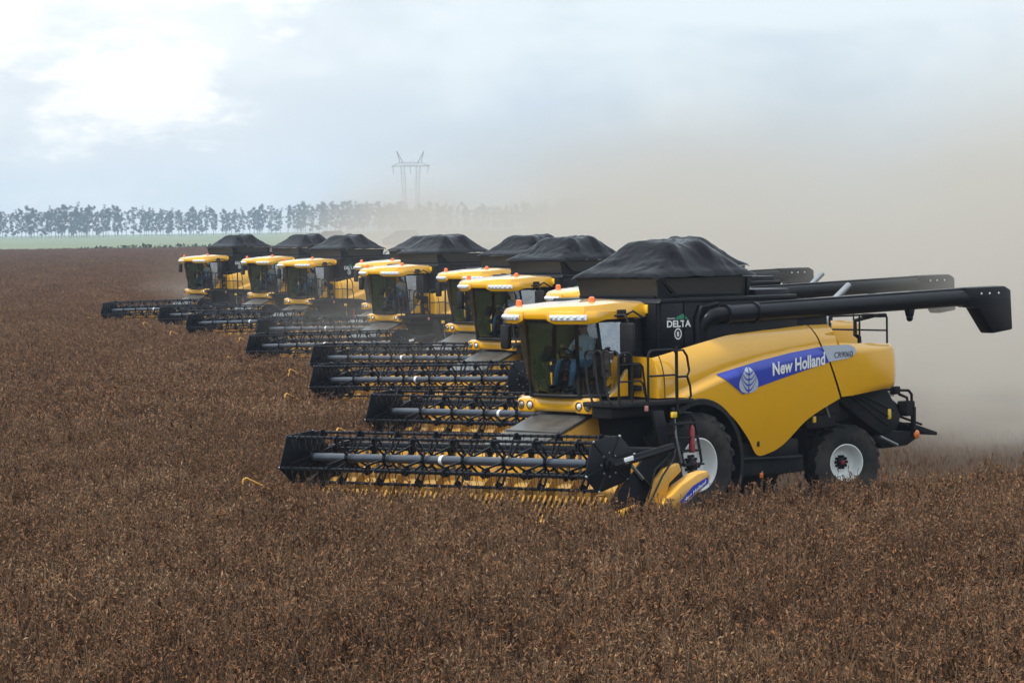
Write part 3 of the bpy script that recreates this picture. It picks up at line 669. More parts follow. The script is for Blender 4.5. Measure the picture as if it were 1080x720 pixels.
# ------------------------------------------------------------------ driver
def make_driver():
    J = {'pelvis': (0, 0, 0), 'waist': (-.03, 0, .17), 'chest': (-.06, 0, .38), 'neck': (-.04, 0, .53), 'head': (-.01, 0, .64), 'top': (0, 0, .76),
         'hl': (.03, .10, 0), 'kl': (.46, .19, .06), 'al': (.54, .18, -.38), 'tl': (.70, .19, -.41), 'hr': (.03, -.10, 0), 'kr': (.47, -.17, .07), 'ar': (.60, -.16, -.37), 'tr': (.76, -.17, -.40),
         'sl': (-.06, .19, .46), 'el': (.10, .27, .22), 'wl': (.31, .17, .32), 'fl': (.39, .15, .36), 'sr': (-.06, -.19, .46), 'er': (.12, -.27, .22), 'wr': (.31, -.15, .32), 'fr': (.39, -.13, .36)}
    Rr = dict(pelvis=.15, waist=.14, chest=.155, neck=.06, head=.092, top=.075, hl=.10, kl=.068, al=.05, tl=.045, hr=.10, kr=.068, ar=.05, tr=.045, sl=.075, el=.05, wl=.032, fl=.038, sr=.075, er=.05, wr=.032, fr=.038)
    E = [('pelvis', 'waist'), ('waist', 'chest'), ('chest', 'neck'), ('neck', 'head'), ('head', 'top'), ('pelvis', 'hl'), ('hl', 'kl'), ('kl', 'al'), ('al', 'tl'), ('pelvis', 'hr'), ('hr', 'kr'), ('kr', 'ar'), ('ar', 'tr'), ('chest', 'sl'), ('sl', 'el'), ('el', 'wl'), ('wl', 'fl'), ('chest', 'sr'), ('sr', 'er'), ('er', 'wr'), ('wr', 'fr')]
    keys = list(J); me = bpy.data.meshes.new('person'); me.from_pydata([J[k] for k in keys], [(keys.index(a), keys.index(b)) for a, b in E], [])
    ob = bpy.data.objects.new('person', me); col.objects.link(ob)
    md = ob.modifiers.new('Skin', 'SKIN'); ob.modifiers.new('Sub', 'SUBSURF').levels = 2
    for i, k in enumerate(keys):
        sv = me.skin_vertices[0].data[i]; sv.radius = (Rr[k], Rr[k]); sv.use_root = (k == 'pelvis')
    dg = bpy.context.evaluated_depsgraph_get(); dg.update()
    m2 = bpy.data.meshes.new_from_object(ob.evaluated_get(dg))
    col.objects.unlink(ob); bpy.data.objects.remove(ob)
    mb = MB(); mb.add([v.co[:] for v in m2.vertices], [tuple(p.vertices) for p in m2.polygons])
    bpy.data.meshes.remove(m2)
    # nose, ears, brow, then fingers closed on the wheel
    mb.tube([(.075, 0, .68), (.105, 0, .645), (.085, 0, .63)], [.012, .02, .012], 6); mb.ball((0, .09, .655), .03, 0, 8, (.7, .4, 1.1)); mb.ball((0, -.09, .655), .03, 0, 8, (.7, .4, 1.1))
    for sg, hx in ((1, J['fl']), (-1, J['fr'])):
        for k in range(4):
            yk = hx[1] + sg * (.026 - .0175 * k); L_ = (.95, 1.05, 1.0, .85)[k]
            mb.tube([(hx[0] + .005, yk, hx[2] + .01), (hx[0] + .045 * L_, yk, hx[2] + .012), (hx[0] + .062 * L_, yk, hx[2] - .02), (hx[0] + .040 * L_, yk, hx[2] - .042)], [.010, .010, .009, .007], 6)
        mb.tube([(hx[0] - .02, hx[1] - sg * .025, hx[2]), (hx[0] + .015, hx[1] - sg * .045, hx[2] + .0), (hx[0] + .04, hx[1] - sg * .04, hx[2] - .02)], [.012, .011, .008], 6)
    def mi(c):
        x, y, z = c
        if z > .56 and abs(y) < .13 and x < .13: return 2
        if x > .27 and z > .25: return 2
        if z < .10: return 3 if z < -.36 else 0
        return 1
    for i, f in enumerate(mb.f):
        c = [sum(mb.v[j][a] for j in f) / len(f) for a in range(3)]; mb.m[i] = mi(c)
    o = mb.build('person', [JEAN, SHIRT, SKIN, HAIR], None, 60)
    h = MB(); rows = []
    for k in range(7):
        a = R(90 * k / 6); rows.append([(-.012 + .105 * math.cos(a) * math.cos(b), .100 * math.cos(a) * math.sin(b), .69 + .095 * math.sin(a) - (.07 * max(0, -math.cos(b)) if k == 0 else 0)) for b in [2 * math.pi * q / 16 for q in range(16)]])
    h.grid(rows, 0, True); h.build('hair', HAIR, o, 60)
    for sg in (1, -1): MB().ball((.083, sg * .035, .675), .012, 0, 8).build('eye', HAIR, o, 60)
    MB().tube([(.088, -.03, .605), (.096, 0, .602), (.088, .03, .605)], .006, 5).build('mouth', HAIR, o, 60)
    return o

# ------------------------------------------------------------------ place the machines
harv = make_harvester()
driver = make_driver()
rebuild_kids()
SPOTS = [(2.187, 61.22), (3.103, 75.82), (.900, 91.26), (-.049, 106.81), (-3.115, 119.76), (-4.112, 136.87), (-8.046, 147.63), (-10.812, 161.95), (-15.048, 173.66), (-8.3, 238.0), (-14.9, 262.0)]
LAB = ['nearest and largest yellow combine harvester, whole left flank with blue New-brand stripe showing',
       'harvester close behind the nearest one, showing only its reel, roof front and auger',
       'third harvester from the front, cab and lamp bar beside the nearest harvester cab',
       'fourth harvester from the front, its cab half hidden behind the third one',
       'fifth harvester from the front, mid row, yellow side with railing showing clear of the others',
       'sixth harvester from the front, only a strip of roof above the fifth cab',
       'seventh harvester from the front, third from the far end of the row',
       'eighth harvester from the front, second from the far end of the row',
       'farthest clear harvester, smallest of the row and nearest the left edge',
       'hazy grey harvester in the dust, the nearer of two faint tank covers',
       'faintest harvester deep in the dust, farther of two pale tank covers']
LAB[0] = 'nearest and largest yellow combine harvester, whole left flank with blue lettered stripe showing'
ROOTS = []
for i, (x, y) in enumerate(SPOTS):
    o = harv if i == 0 else copy_tree(harv)
    o.location = (x, y, 0); o.rotation_euler = (0, 0, R(225))
    tag(o, LAB[i], 'combine harvester', 'yellow combine harvesters working in echelon'); ROOTS.append(o)
    if i:
        o.rotation_euler = (0, 0, R(225 + (0, .8, -.5, .6, -.9, .4, .7, -.6, .5, 0, 0)[i]))
        for ch in [c for c in col.objects if c.parent == o and c.name.startswith('header')]: ch.rotation_euler = (R((0, -.5, .3, -.4, .5, -.3, .4, -.5, .2, 0, 0)[i]), R((0, .3, -.3, .2, .4, -.2, -.3, .3, .1, 0, 0)[i]), 0)
    if i:       # every tarpaulin sits a little differently
        for ch in [c for c in col.objects if c.parent == o and c.name.startswith('tank_cover')]: ch.data = cover_mesh(10 + i)
DL = {0: 'driver in blue jeans at the steering wheel of the nearest harvester', 2: 'dim seated driver inside the cab of the third harvester from the front', 4: 'dim seated driver inside the cab of the fifth harvester from the front',
      6: 'small seated driver in the cab of the seventh harvester from the front', 7: 'small seated driver in the cab of the eighth harvester from the front', 8: 'small seated driver in the cab of the farthest clear harvester on the left'}
for k, i in enumerate(DL):
    d = driver if k == 0 else copy_tree(driver)
    d.rotation_euler = (0, 0, R(225)); c, s = math.cos(R(225)), math.sin(R(225)); lx, ly = 1.26, .02
    d.location = (SPOTS[i][0] + lx * c - ly * s, SPOTS[i][1] + lx * s + ly * c, 2.79)
    tag(d, DL[i], 'person', 'harvester drivers')

# ------------------------------------------------------------------ ground
def ground_mat(name, c0, c1, scale, rough=.95):
    m, N, L, b = mat(name); tc = N.new('ShaderNodeTexCoord')
    n1 = N.new('ShaderNodeTexNoise'); n1.inputs['Scale'].default_value = scale; n1.inputs['Detail'].default_value = 12; n1.inputs['Roughness'].default_value = .7
    n2 = N.new('ShaderNodeTexNoise'); n2.inputs['Scale'].default_value = .02; n2.inputs['Detail'].default_value = 5
    L.new(tc.outputs['Object'], n1.inputs['Vector']); L.new(tc.outputs['Object'], n2.inputs['Vector'])
    ad = N.new('ShaderNodeMath'); ad.operation = 'MULTIPLY_ADD'; ad.inputs[1].default_value = .5; L.new(n1.outputs['Fac'], ad.inputs[0])
    a2 = N.new('ShaderNodeMath'); a2.operation = 'MULTIPLY'; a2.inputs[1].default_value = .5; L.new(n2.outputs['Fac'], a2.inputs[0]); L.new(a2.outputs[0], ad.inputs[2])
    cr = N.new('ShaderNodeValToRGB'); cr.color_ramp.elements[0].position = .35; cr.color_ramp.elements[0].color = (*c0, 1); cr.color_ramp.elements[1].position = .65; cr.color_ramp.elements[1].color = (*c1, 1)
    L.new(ad.outputs[0], cr.inputs[0]); L.new(cr.outputs[0], b.inputs['Base Color']); b.inputs['Roughness'].default_value = rough; b.inputs['Specular IOR Level'].default_value = .1
    bp = N.new('ShaderNodeBump'); bp.inputs['Strength'].default_value = .6; bp.inputs['Distance'].default_value = .08; L.new(n1.outputs['Fac'], bp.inputs['Height']); L.new(bp.outputs[0], b.inputs['Normal']); return m
SOIL = ground_mat('field_soil', (.030, .019, .012), (.060, .038, .024), 2.0)
GRN = ground_mat('green_field_grass', (.15, .18, .10), (.21, .235, .15), .08)
def sheet(name, x0, x1, y0, y1, z, m, nx=1, ny=1):
    return tag(MB().grid([[(x0 + (x1 - x0) * i / nx, y0 + (y1 - y0) * j / ny, z) for j in range(ny + 1)] for i in range(nx + 1)]).build(name, m, None, 35, False), kind='structure')
sheet('ground', -1500, 1500, -40, 3300, 0, SOIL)
sheet('green_field', -1400, 1400, 790, 3250, .06, GRN)

# ------------------------------------------------------------------ the ripe crop (one mass nobody could count)
def crop_mat(name, cols, seed):
    m, N, L, b = mat(name); oi = N.new('ShaderNodeObjectInfo'); cr = N.new('ShaderNodeValToRGB'); cr.color_ramp.interpolation = 'LINEAR'
    els = cr.color_ramp.elements
    while len(els) < len(cols): els.new(.5)
    for i, c in enumerate(cols): els[i].position = i / (len(cols) - 1); els[i].color = (*c, 1)
    geo = N.new('ShaderNodeNewGeometry'); wn = N.new('ShaderNodeMath'); wn.operation = 'FRACT'
    ad = N.new('ShaderNodeMath'); ad.operation = 'MULTIPLY_ADD'; ad.inputs[1].default_value = .55
    L.new(geo.outputs['Random Per Island'], ad.inputs[0])
    mu = N.new('ShaderNodeMath'); mu.operation = 'MULTIPLY'; mu.inputs[1].default_value = .25; L.new(oi.outputs['Random'], mu.inputs[0])
    tc = N.new('ShaderNodeNewGeometry'); nz = N.new('ShaderNodeTexNoise'); nz.inputs['Scale'].default_value = .22; nz.inputs['Detail'].default_value = 4
    L.new(tc.outputs['Position'], nz.inputs['Vector'])
    mr = N.new('ShaderNodeMapRange'); mr.inputs[1].default_value = .3; mr.inputs[2].default_value = .7; mr.inputs[3].default_value = -.12; mr.inputs[4].default_value = .32; L.new(nz.outputs['Fac'], mr.inputs[0])
    a3 = N.new('ShaderNodeMath'); a3.operation = 'ADD'; L.new(mu.outputs[0], a3.inputs[0]); L.new(mr.outputs[0], a3.inputs[1]); L.new(a3.outputs[0], ad.inputs[2])
    L.new(ad.outputs[0], cr.inputs[0]); L.new(cr.outputs[0], b.inputs['Base Color']); b.inputs['Roughness'].default_value = .75; b.inputs['Specular IOR Level'].default_value = .25
    return m
POD = crop_mat('soybean_pod', [(.026, .013, .007), (.125, .056, .022), (.215, .094, .036), (.155, .088, .047), (.40, .24, .12)], 1)
STM = crop_mat('soybean_stem', [(.045, .026, .015), (.11, .066, .036), (.17, .11, .065)], 2)
src = []
def hidden(name, mb, mats):
    me = mb.mesh(name, mats, 30, False); o = bpy.data.objects.new(name, me); return o
def plant(rnd, h, npod, nbr, podl, stemr, mb, ox=0, oy=0):
    lean = (rnd.uniform(-.12, .12), rnd.uniform(-.12, .12))
    axes = [((ox, oy, 0), (ox + lean[0] * h, oy + lean[1] * h, h))]
    for k in range(nbr):
        a = rnd.uniform(0, 6.28); z0 = h * rnd.uniform(.08, .45); L_ = h * rnd.uniform(.4, .75)
        axes.append(((ox + lean[0] * z0, oy + lean[1] * z0, z0), (ox + lean[0] * z0 + math.cos(a) * L_ * .27, oy + lean[1] * z0 + math.sin(a) * L_ * .27, min(h * 1.05, z0 + L_))))
    for p, q in axes:
        p, q = Vector(p), Vector(q); t = (q - p).normalized(); u = t.orthogonal().normalized(); w = t.cross(u); vs = []
        for pt, r_ in ((p, stemr), (q, stemr * .45)):
            for k in range(3): vs.append(pt + (u * math.cos(2.094 * k) + w * math.sin(2.094 * k)) * r_)
        mb.add(vs, [(0, 1, 4, 3), (1, 2, 5, 4), (2, 0, 3, 5)], 1)
    for k in range(npod):
        p, q = [Vector(a) for a in rnd.choice(axes)]; f = rnd.uniform(.12, 1.03) ** .8; c = p.lerp(q, f)
        d = Vector((rnd.gauss(0, .62), rnd.gauss(0, .62), rnd.uniform(-.9, 1.5))).normalized(); L_ = podl * rnd.uniform(.6, 1.3); wv = d.cross(Vector((rnd.gauss(0, 1), rnd.gauss(0, 1), rnd.gauss(0, 1)))).normalized() * L_ * rnd.uniform(.12, .22)
        m_ = c + d * L_ * .5; n_ = d.cross(wv).normalized() * L_ * .12
        mb.add([c, m_ + wv + n_, c + d * L_, m_ - wv + n_], [(0, 1, 2), (0, 2, 3)], 0)
cNear = bpy.data.collections.new('crop_near'); cMid = bpy.data.collections.new('crop_mid'); cFar = bpy.data.collections.new('crop_far')
for i in range(10):
    rnd = random.Random(100 + i); mb = MB(); plant(rnd, rnd.uniform(.58, .84), 88, 10, .068, .0085, mb); cNear.objects.link(hidden('soy_plant', mb, [POD, STM]))
for i in range(6):
    rnd = random.Random(200 + i); mb = MB()
    for k in range(9): plant(rnd, rnd.uniform(.58, .82), 30, 5, .10, .010, mb, rnd.uniform(-.42, .42), rnd.uniform(-.42, .42))
    cMid.objects.link(hidden('soy_clump', mb, [POD, STM]))
for i in range(5):
    rnd = random.Random(300 + i); mb = MB()
    for k in range(90): plant(rnd, rnd.uniform(.55, .85), 8, 2, .15, .010, mb, rnd.uniform(-1.7, 1.7), rnd.uniform(-1.7, 1.7))
    cFar.objects.link(hidden('soy_patch', mb, [POD, STM]))
tdir = (-math.sqrt(.5), -math.sqrt(.5)); ldir = (math.sqrt(.5), -math.sqrt(.5))
def cut(x, y, mg):
    for i_, (sx, sy) in enumerate(SPOTS[:9]):
        dx, dy = x - sx, y - sy; f = dx * tdir[0] + dy * tdir[1]; l = dx * ldir[0] + dy * ldir[1]
        if f < 4.82 - mg * .3 and -(4.12 + mg + (4 if f < -4 else 0)) < l < 4.12 + mg + (4 if f < -11 and i_ else 0) and f > -400: return True
    return False
rnd = random.Random(5); pts = []; tier = []
def scatter(y0, y1, dens, k, margin):
    y = y0
    while y < y1:
        dy = max(.5, y * .02); w = .158 * y + margin
        for _ in range(int(dens * 2 * w * dy)):
            px, py = rnd.uniform(-w, w), y + rnd.uniform(0, dy)
            if not cut(px, py, (0, .35, 1.6)[k]): pts.append((px, py, -.02)); tier.append(k)
            elif k == 0 and rnd.random() < .5: pts.append((px, py, -.02)); tier.append(3)
        y += dy
scatter(30, 80, 18, 0, 7.0)
scatter(80, 230, 3.2, 1, 18)
scatter(230, 788, .20, 2, 45)
me = bpy.data.meshes.new('soybean_crop'); me.from_pydata(pts, [], [])
at = me.attributes.new('tier', 'INT', 'POINT'); at.data.foreach_set('value', tier)
crop = link('soybean_crop', me); tag(crop, 'dense dry brown soybean plants covering the whole field', 'crop', None, 'stuff')
ng = bpy.data.node_groups.new('crop_scatter', 'GeometryNodeTree')
ng.interface.new_socket('Geometry', in_out='INPUT', socket_type='NodeSocketGeometry'); ng.interface.new_socket('Geometry', in_out='OUTPUT', socket_type='NodeSocketGeometry')
N, L = ng.nodes, ng.links; gi = N.new('NodeGroupInput'); go = N.new('NodeGroupOutput'); jn = N.new('GeometryNodeJoinGeometry')
for k, (cc, smin, smax) in enumerate(((cNear, .74, 1.18), (cMid, .85, 1.12), (cFar, .85, 1.1), (cNear, .18, .34))):
    ci = N.new('GeometryNodeCollectionInfo'); ci.inputs[0].default_value = cc; ci.inputs[1].default_value = True; ci.inputs[2].default_value = True
    na = N.new('GeometryNodeInputNamedAttribute'); na.data_type = 'INT'; na.inputs[0].default_value = 'tier'
    cm = N.new('FunctionNodeCompare'); cm.data_type = 'INT'; cm.operation = 'EQUAL'; cm.inputs[3].default_value = k
    L.new(na.outputs[0], cm.inputs[2])
    ip = N.new('GeometryNodeInstanceOnPoints'); ip.inputs['Pick Instance'].default_value = True
    rv = N.new('FunctionNodeRandomValue'); rv.data_type = 'FLOAT_VECTOR'; rv.inputs[0].default_value = (-.13, -.13, 0); rv.inputs[1].default_value = (.13, .13, 6.283); rv.inputs['Seed'].default_value = k
    rs = N.new('FunctionNodeRandomValue'); rs.data_type = 'FLOAT'; rs.inputs[2].default_value = smin; rs.inputs[3].default_value = smax; rs.inputs['Seed'].default_value = 7 + k
    L.new(gi.outputs[0], ip.inputs['Points']); L.new(cm.outputs[0], ip.inputs['Selection']); L.new(ci.outputs[0], ip.inputs['Instance'])
    L.new(rv.outputs[0], ip.inputs['Rotation']); L.new(rs.outputs[1], ip.inputs['Scale']); L.new(ip.outputs[0], jn.inputs[0])
L.new(jn.outputs[0], go.inputs[0])
crop.modifiers.new('scatter', 'NODES').node_group = ng

# ------------------------------------------------------------------ hedge, windbreak trees, pylon
LEAF = crop_mat('eucalyptus_leaves', [(.018, .032, .018), (.032, .05, .026), (.05, .07, .036)], 3)
BARK = surf('eucalyptus_bark', (.22, .19, .16), .9, 0, 0, .25, 1.5)
HEDGE = crop_mat('weed_leaves', [(.03, .05, .02), (.05, .07, .03), (.07, .09, .035)], 4)
rnd = random.Random(11); hb = MB()
for k in range(2600):
    x = rnd.uniform(-230, 80); y = 792 + rnd.gauss(0, 2.5); n = mnoise.noise(Vector((x * .03, 0, 4))); h = max(.3, 1.0 + 1.6 * n)
    c = Vector((x, y, rnd.uniform(0, h))); r_ = rnd.uniform(.35, .8)
    a = Vector((rnd.gauss(0, 1), rnd.gauss(0, 1), rnd.gauss(0, 1))).normalized() * r_; b = a.orthogonal().normalized() * r_ * .7
    hb.add([c - a, c + b, c + a, c - b], [(0, 1, 2, 3)])
tag(hb.build('weeds', HEDGE, None, 30, False), 'dark green weedy strip between the brown crop and green field', 'weeds', None, 'stuff')

def tree_mesh(seed):
    rnd = random.Random(seed); H_ = 1.0; tr = MB(); cr = MB()
    bend = [(rnd.uniform(-.015, .015), rnd.uniform(-.015, .015)) for _ in range(6)]
    ax = []; x = y = 0.
    for k in range(7):
        ax.append((x, y, k / 6 * .93)); x += bend[min(k, 5)][0]; y += bend[min(k, 5)][1]
    tr.tube(ax, [.013, .011, .010, .008, .006, .004, .002], 6)
    nb = rnd.randint(17, 23); base = rnd.uniform(.10, .24)
    for k in range(nb):
        z0 = base + (.94 - base) * (k + rnd.random()) / nb; a = rnd.uniform(0, 6.28); i = min(5, int(z0 * 6)); p0 = Vector(ax[i]).lerp(Vector(ax[i + 1]), z0 * 6.45 - i if z0 * 6.45 - i < 1 else 1)
        p0.z = z0; env = .16 * (1 - .45 * abs(z0 - .6) / .4); L_ = env * rnd.uniform(.4, 1.1)
        p1 = p0 + Vector((math.cos(a) * L_, math.sin(a) * L_, L_ * rnd.uniform(.5, 1.1))); tr.tube([p0, p0.lerp(p1, .5) + Vector((0, 0, .008)), p1], [.005, .003, .0015], 4)
        for q in range(rnd.randint(2, 4)):
            cc = p0.lerp(p1, rnd.uniform(.45, 1.1)) + Vector((rnd.gauss(0, .018), rnd.gauss(0, .018), rnd.gauss(0, .018))); rr = rnd.uniform(.035, .062)
            for w in range(46):
                d = Vector((rnd.gauss(0, 1), rnd.gauss(0, 1), rnd.gauss(0, .8))); d = d.normalized() * rr * rnd.random() ** .4; c = cc + d; s_ = rnd.uniform(.008, .015)
                u = Vector((rnd.gauss(0, 1), rnd.gauss(0, 1), rnd.gauss(0, 1))).normalized() * s_; v = u.orthogonal().normalized() * s_ * .8
                cr.add([c - u, c + v, c + u, c - v], [(0, 1, 2, 3)])
    return tr.mesh('trunk', BARK, 60, False), cr.mesh('crown', LEAF, 30, False)
TM = [tree_mesh(40 + i) for i in range(9)]
rnd = random.Random(3); px = -110.; k = 0
while px < 700:
    dep = 2100 + max(0, px) * 1.4 + rnd.uniform(-25, 25); X = (px - 540) / 3480 * dep
    hgt = (29 + 2.5 * math.sin(px * .021) + rnd.uniform(-5, 3)) / 3480 * dep
    t = link('eucalyptus_tree', None); t.location = (X, dep, 0); w = hgt * rnd.uniform(.85, 1.25); t.scale = (w, w, hgt); t.rotation_euler = (0, 0, rnd.uniform(0, 6.28))
    a, b = TM[k % 9]; link('trunk', a, t); link('crown', b, t)
    tag(t, 'tall slender eucalyptus in the hazy blue windbreak along the horizon', 'tree', 'windbreak trees on the horizon')
    px += rnd.choice((2.4, 2.9, 3.3, 4, 4.6, 7.5)) ; k += 1

STEEL = surf('galvanised_steel', (.25, .26, .28), .5, .3, 0, .1, 1)
def strut(mb, p, q, r_): mb.tube([p, q], r_, 4)
py = link('power_pylon', None); py.location = ((435.5 - 540) / 3480 * 1650, 1650, 0)
Hp = 35.; lg = []
for sg in (-1, 1):
    mb = MB(); xb, xt = sg * 2.2, sg * 3.9; wb, wt = .5, 1.0
    cor = lambda f, i: (xb + (xt - xb) * f + (wb + (wt - wb) * f) * (1, 1, -1, -1)[i], (wb + (wt - wb) * f) * (1, -1, -1, 1)[i] * 1.2, Hp * f)
    for i in range(4): strut(mb, cor(0, i), cor(1, i), .11)
    for k in range(12):
        f0, f1 = k / 12, (k + 1) / 12
        for i in range(4): strut(mb, cor(f0, i), cor(f1, (i + 1) % 4), .06); strut(mb, cor(f1, i), cor(f1, (i + 1) % 4), .05)
    mb.build('leg', STEEL, py)
mb = MB()
for yy in (-.8, .8):
    strut(mb, (-9.5, yy * .3, Hp), (9.5, yy * .3, Hp), .2); strut(mb, (-9.5, yy * .3, Hp), (-5, yy, Hp + 1.8), .15); strut(mb, (-5, yy, Hp + 1.8), (5, yy, Hp + 1.8), .15); strut(mb, (5, yy, Hp + 1.8), (9.5, yy * .3, Hp), .15)
    for k in range(10): x0 = -5 + k; strut(mb, (x0, yy, Hp + (1.8 if k % 2 else 0)), (x0 + 1, yy, Hp + (0 if k % 2 else 1.8)), .09)
mb.build('crossarm', STEEL, py)
for sg in (-1, 1):
    mb = MB(); strut(mb, (sg * 3.6, 0, Hp + 1.6), (sg * 6.8, 0, Hp + 7.5), .22); strut(mb, (sg * 5.2, 0, Hp + 1.6), (sg * 6.8, 0, Hp + 7.5), .2); mb.build('earth_wire_peak', STEEL, py)
for x in (-9, 0, 9):
    mb = MB(); mb.tube([(x, 0, Hp), (x * .93, 0, Hp - 4)], .18, 6); mb.build('insulator', STEEL, py)
tag(py, 'steel lattice two legged power pylon standing faint in the haze', 'pylon')

# ------------------------------------------------------------------ air: haze and harvest dust
def volume_mat(name):
    m = bpy.data.materials.new(name); m.use_nodes = True; N, L = m.node_tree.nodes, m.node_tree.links; N.remove(N['Principled BSDF'])
    v = N.new('ShaderNodeVolumePrincipled'); L.new(v.outputs[0], N['Material Output'].inputs['Volume']); return m, N, L, v
hm, N, L, v = volume_mat('haze_air'); v.inputs['Color'].default_value = (.66, .80, 1.0, 1); v.inputs['Density'].default_value = .00020; v.inputs['Anisotropy'].default_value = .2
hz = MB(); hz.box((0, 1620, 26.5), (3400, 3460, 55)); tag(hz.build('haze', hm, None, 35), 'thin pale air veiling the far field and trees', 'haze', None, 'stuff')
dm, N, L, v = volume_mat('harvest_dust'); v.inputs['Color'].default_value = (.82, .755, .67, 1); v.inputs['Anisotropy'].default_value = .25
tc = N.new('ShaderNodeTexCoord'); sp = N.new('ShaderNodeSeparateXYZ'); L.new(tc.outputs['Object'], sp.inputs[0])
def M_(op, a, b=None, c=None, clamp=False):
    n = N.new('ShaderNodeMath'); n.operation = op; n.use_clamp = clamp
    for i, q in enumerate((a, b, c)):
        if q is None: continue
        if hasattr(q, 'is_output'): L.new(q, n.inputs[i])
        else: n.inputs[i].default_value = q
    return n.outputs[0]
def ramp(val, a, b):
    n = N.new('ShaderNodeMapRange'); n.interpolation_type = 'SMOOTHSTEP'; n.inputs[1].default_value = a; n.inputs[2].default_value = b; L.new(val, n.inputs[0]); return n.outputs[0]
nz = N.new('ShaderNodeTexNoise'); nz.inputs['Scale'].default_value = .10; nz.inputs['Detail'].default_value = 4; nz.inputs['Distortion'].default_value = .6; L.new(tc.outputs['Object'], nz.inputs['Vector'])
hgt_ = M_('MINIMUM', M_('MULTIPLY_ADD', M_('MAXIMUM', sp.outputs['X'], 0.0), .12, 1.75), 3.2)
fall = M_('EXPONENT', M_('MULTIPLY', M_('DIVIDE', sp.outputs['Z'], hgt_), -1.0))
dens = M_('MULTIPLY', fall, .17)
dens = M_('MULTIPLY', dens, ramp(sp.outputs['X'], .0, 6.5))
dens = M_('MULTIPLY', dens, ramp(sp.outputs['Y'], -3, 5))
dens = M_('MULTIPLY', dens, M_('SUBTRACT', 1.0, ramp(sp.outputs['Z'], 6.5, 15)))
nn = N.new('ShaderNodeMapRange'); nn.inputs[1].default_value = .38; nn.inputs[2].default_value = .66; nn.inputs[3].default_value = .04; nn.inputs[4].default_value = 2.5; L.new(nz.outputs['Fac'], nn.inputs[0])
low = M_('MULTIPLY', M_('MULTIPLY', M_('EXPONENT', M_('MULTIPLY', sp.outputs['Z'], -1 / 1.1)), .030), M_('MULTIPLY', ramp(sp.outputs['X'], -9.5, -4), ramp(sp.outputs['Y'], 18, 50)))
dens = M_('ADD', dens, low)
dens = M_('MULTIPLY', dens, nn.outputs[0]); L.new(dens, v.inputs['Density'])
db = MB(); db.box((47, 92, 12.6), (114, 196, 25))
dust = db.build('dust', dm, None, 35); dust.location = (8.2, 66.5, .02); dust.rotation_euler = (0, 0, math.atan2(.153, .988))
tag(dust, 'tan dust cloud rising behind the harvesters on the right', 'dust', None, 'stuff')

# ------------------------------------------------------------------ sky, sun, camera
SUN_EL, SUN_AZ = 60, -128      # azimuth from +Y towards +X
w = bpy.data.worlds.new('World'); sc.world = w; w.use_nodes = True; N, L = w.node_tree.nodes, w.node_tree.links
bg = N['Background']; sky = N.new('ShaderNodeTexSky'); sky.sky_type = 'NISHITA'; sky.sun_disc = False; sky.sun_elevation = R(SUN_EL); sky.sun_rotation = R(SUN_AZ); sky.dust_density = 2.5
L.new(sky.outputs[0], bg.inputs[0]); bg.inputs[1].default_value = .09
tc = N.new('ShaderNodeTexCoord'); sp = N.new('ShaderNodeSeparateXYZ'); L.new(tc.outputs['Generated'], sp.inputs[0])
mp = N.new('ShaderNodeMapping'); mp.inputs['Scale'].default_value = (1, 1, 2.6); L.new(tc.outputs['Generated'], mp.inputs[0])
n1 = N.new('ShaderNodeTexNoise'); n1.inputs['Scale'].default_value = 9; n1.inputs['Detail'].default_value = 8; n1.inputs['Roughness'].default_value = .55; n1.inputs['Distortion'].default_value = .4; L.new(mp.outputs[0], n1.inputs['Vector'])
n2 = N.new('ShaderNodeTexNoise'); n2.inputs['Scale'].default_value = 38; n2.inputs['Detail'].default_value = 9; n2.inputs['Roughness'].default_value = .6; L.new(mp.outputs[0], n2.inputs['Vector'])
# one bright break in the overcast low on the left
vd = N.new('ShaderNodeVectorMath'); vd.operation = 'SUBTRACT'; L.new(tc.outputs['Generated'], vd.inputs[0])
d0 = Vector((math.sin(R(-6.6)) , math.cos(R(-6.6)), 0)); d0.z = math.tan(R(2.4)); d0.normalize(); vd.inputs[1].default_value = d0
ms = N.new('ShaderNodeMapping'); ms.inputs['Scale'].default_value = (1, 1, 1.25); L.new(vd.outputs[0], ms.inputs[0])
ln = N.new('ShaderNodeVectorMath'); ln.operation = 'LENGTH'; L.new(ms.outputs[0], ln.inputs[0])
n3 = N.new('ShaderNodeTexNoise'); n3.inputs['Scale'].default_value = 110; n3.inputs['Detail'].default_value = 10; n3.inputs['Roughness'].default_value = .62; L.new(mp.outputs[0], n3.inputs['Vector'])
dist = M_('ADD', M_('ADD', ln.outputs['Value'], M_('MULTIPLY', M_('SUBTRACT', n2.outputs['Fac'], .5), .085)), M_('MULTIPLY', M_('SUBTRACT', n3.outputs['Fac'], .5), .022))
blob = M_('SUBTRACT', 1.0, ramp(dist, .006, .036))
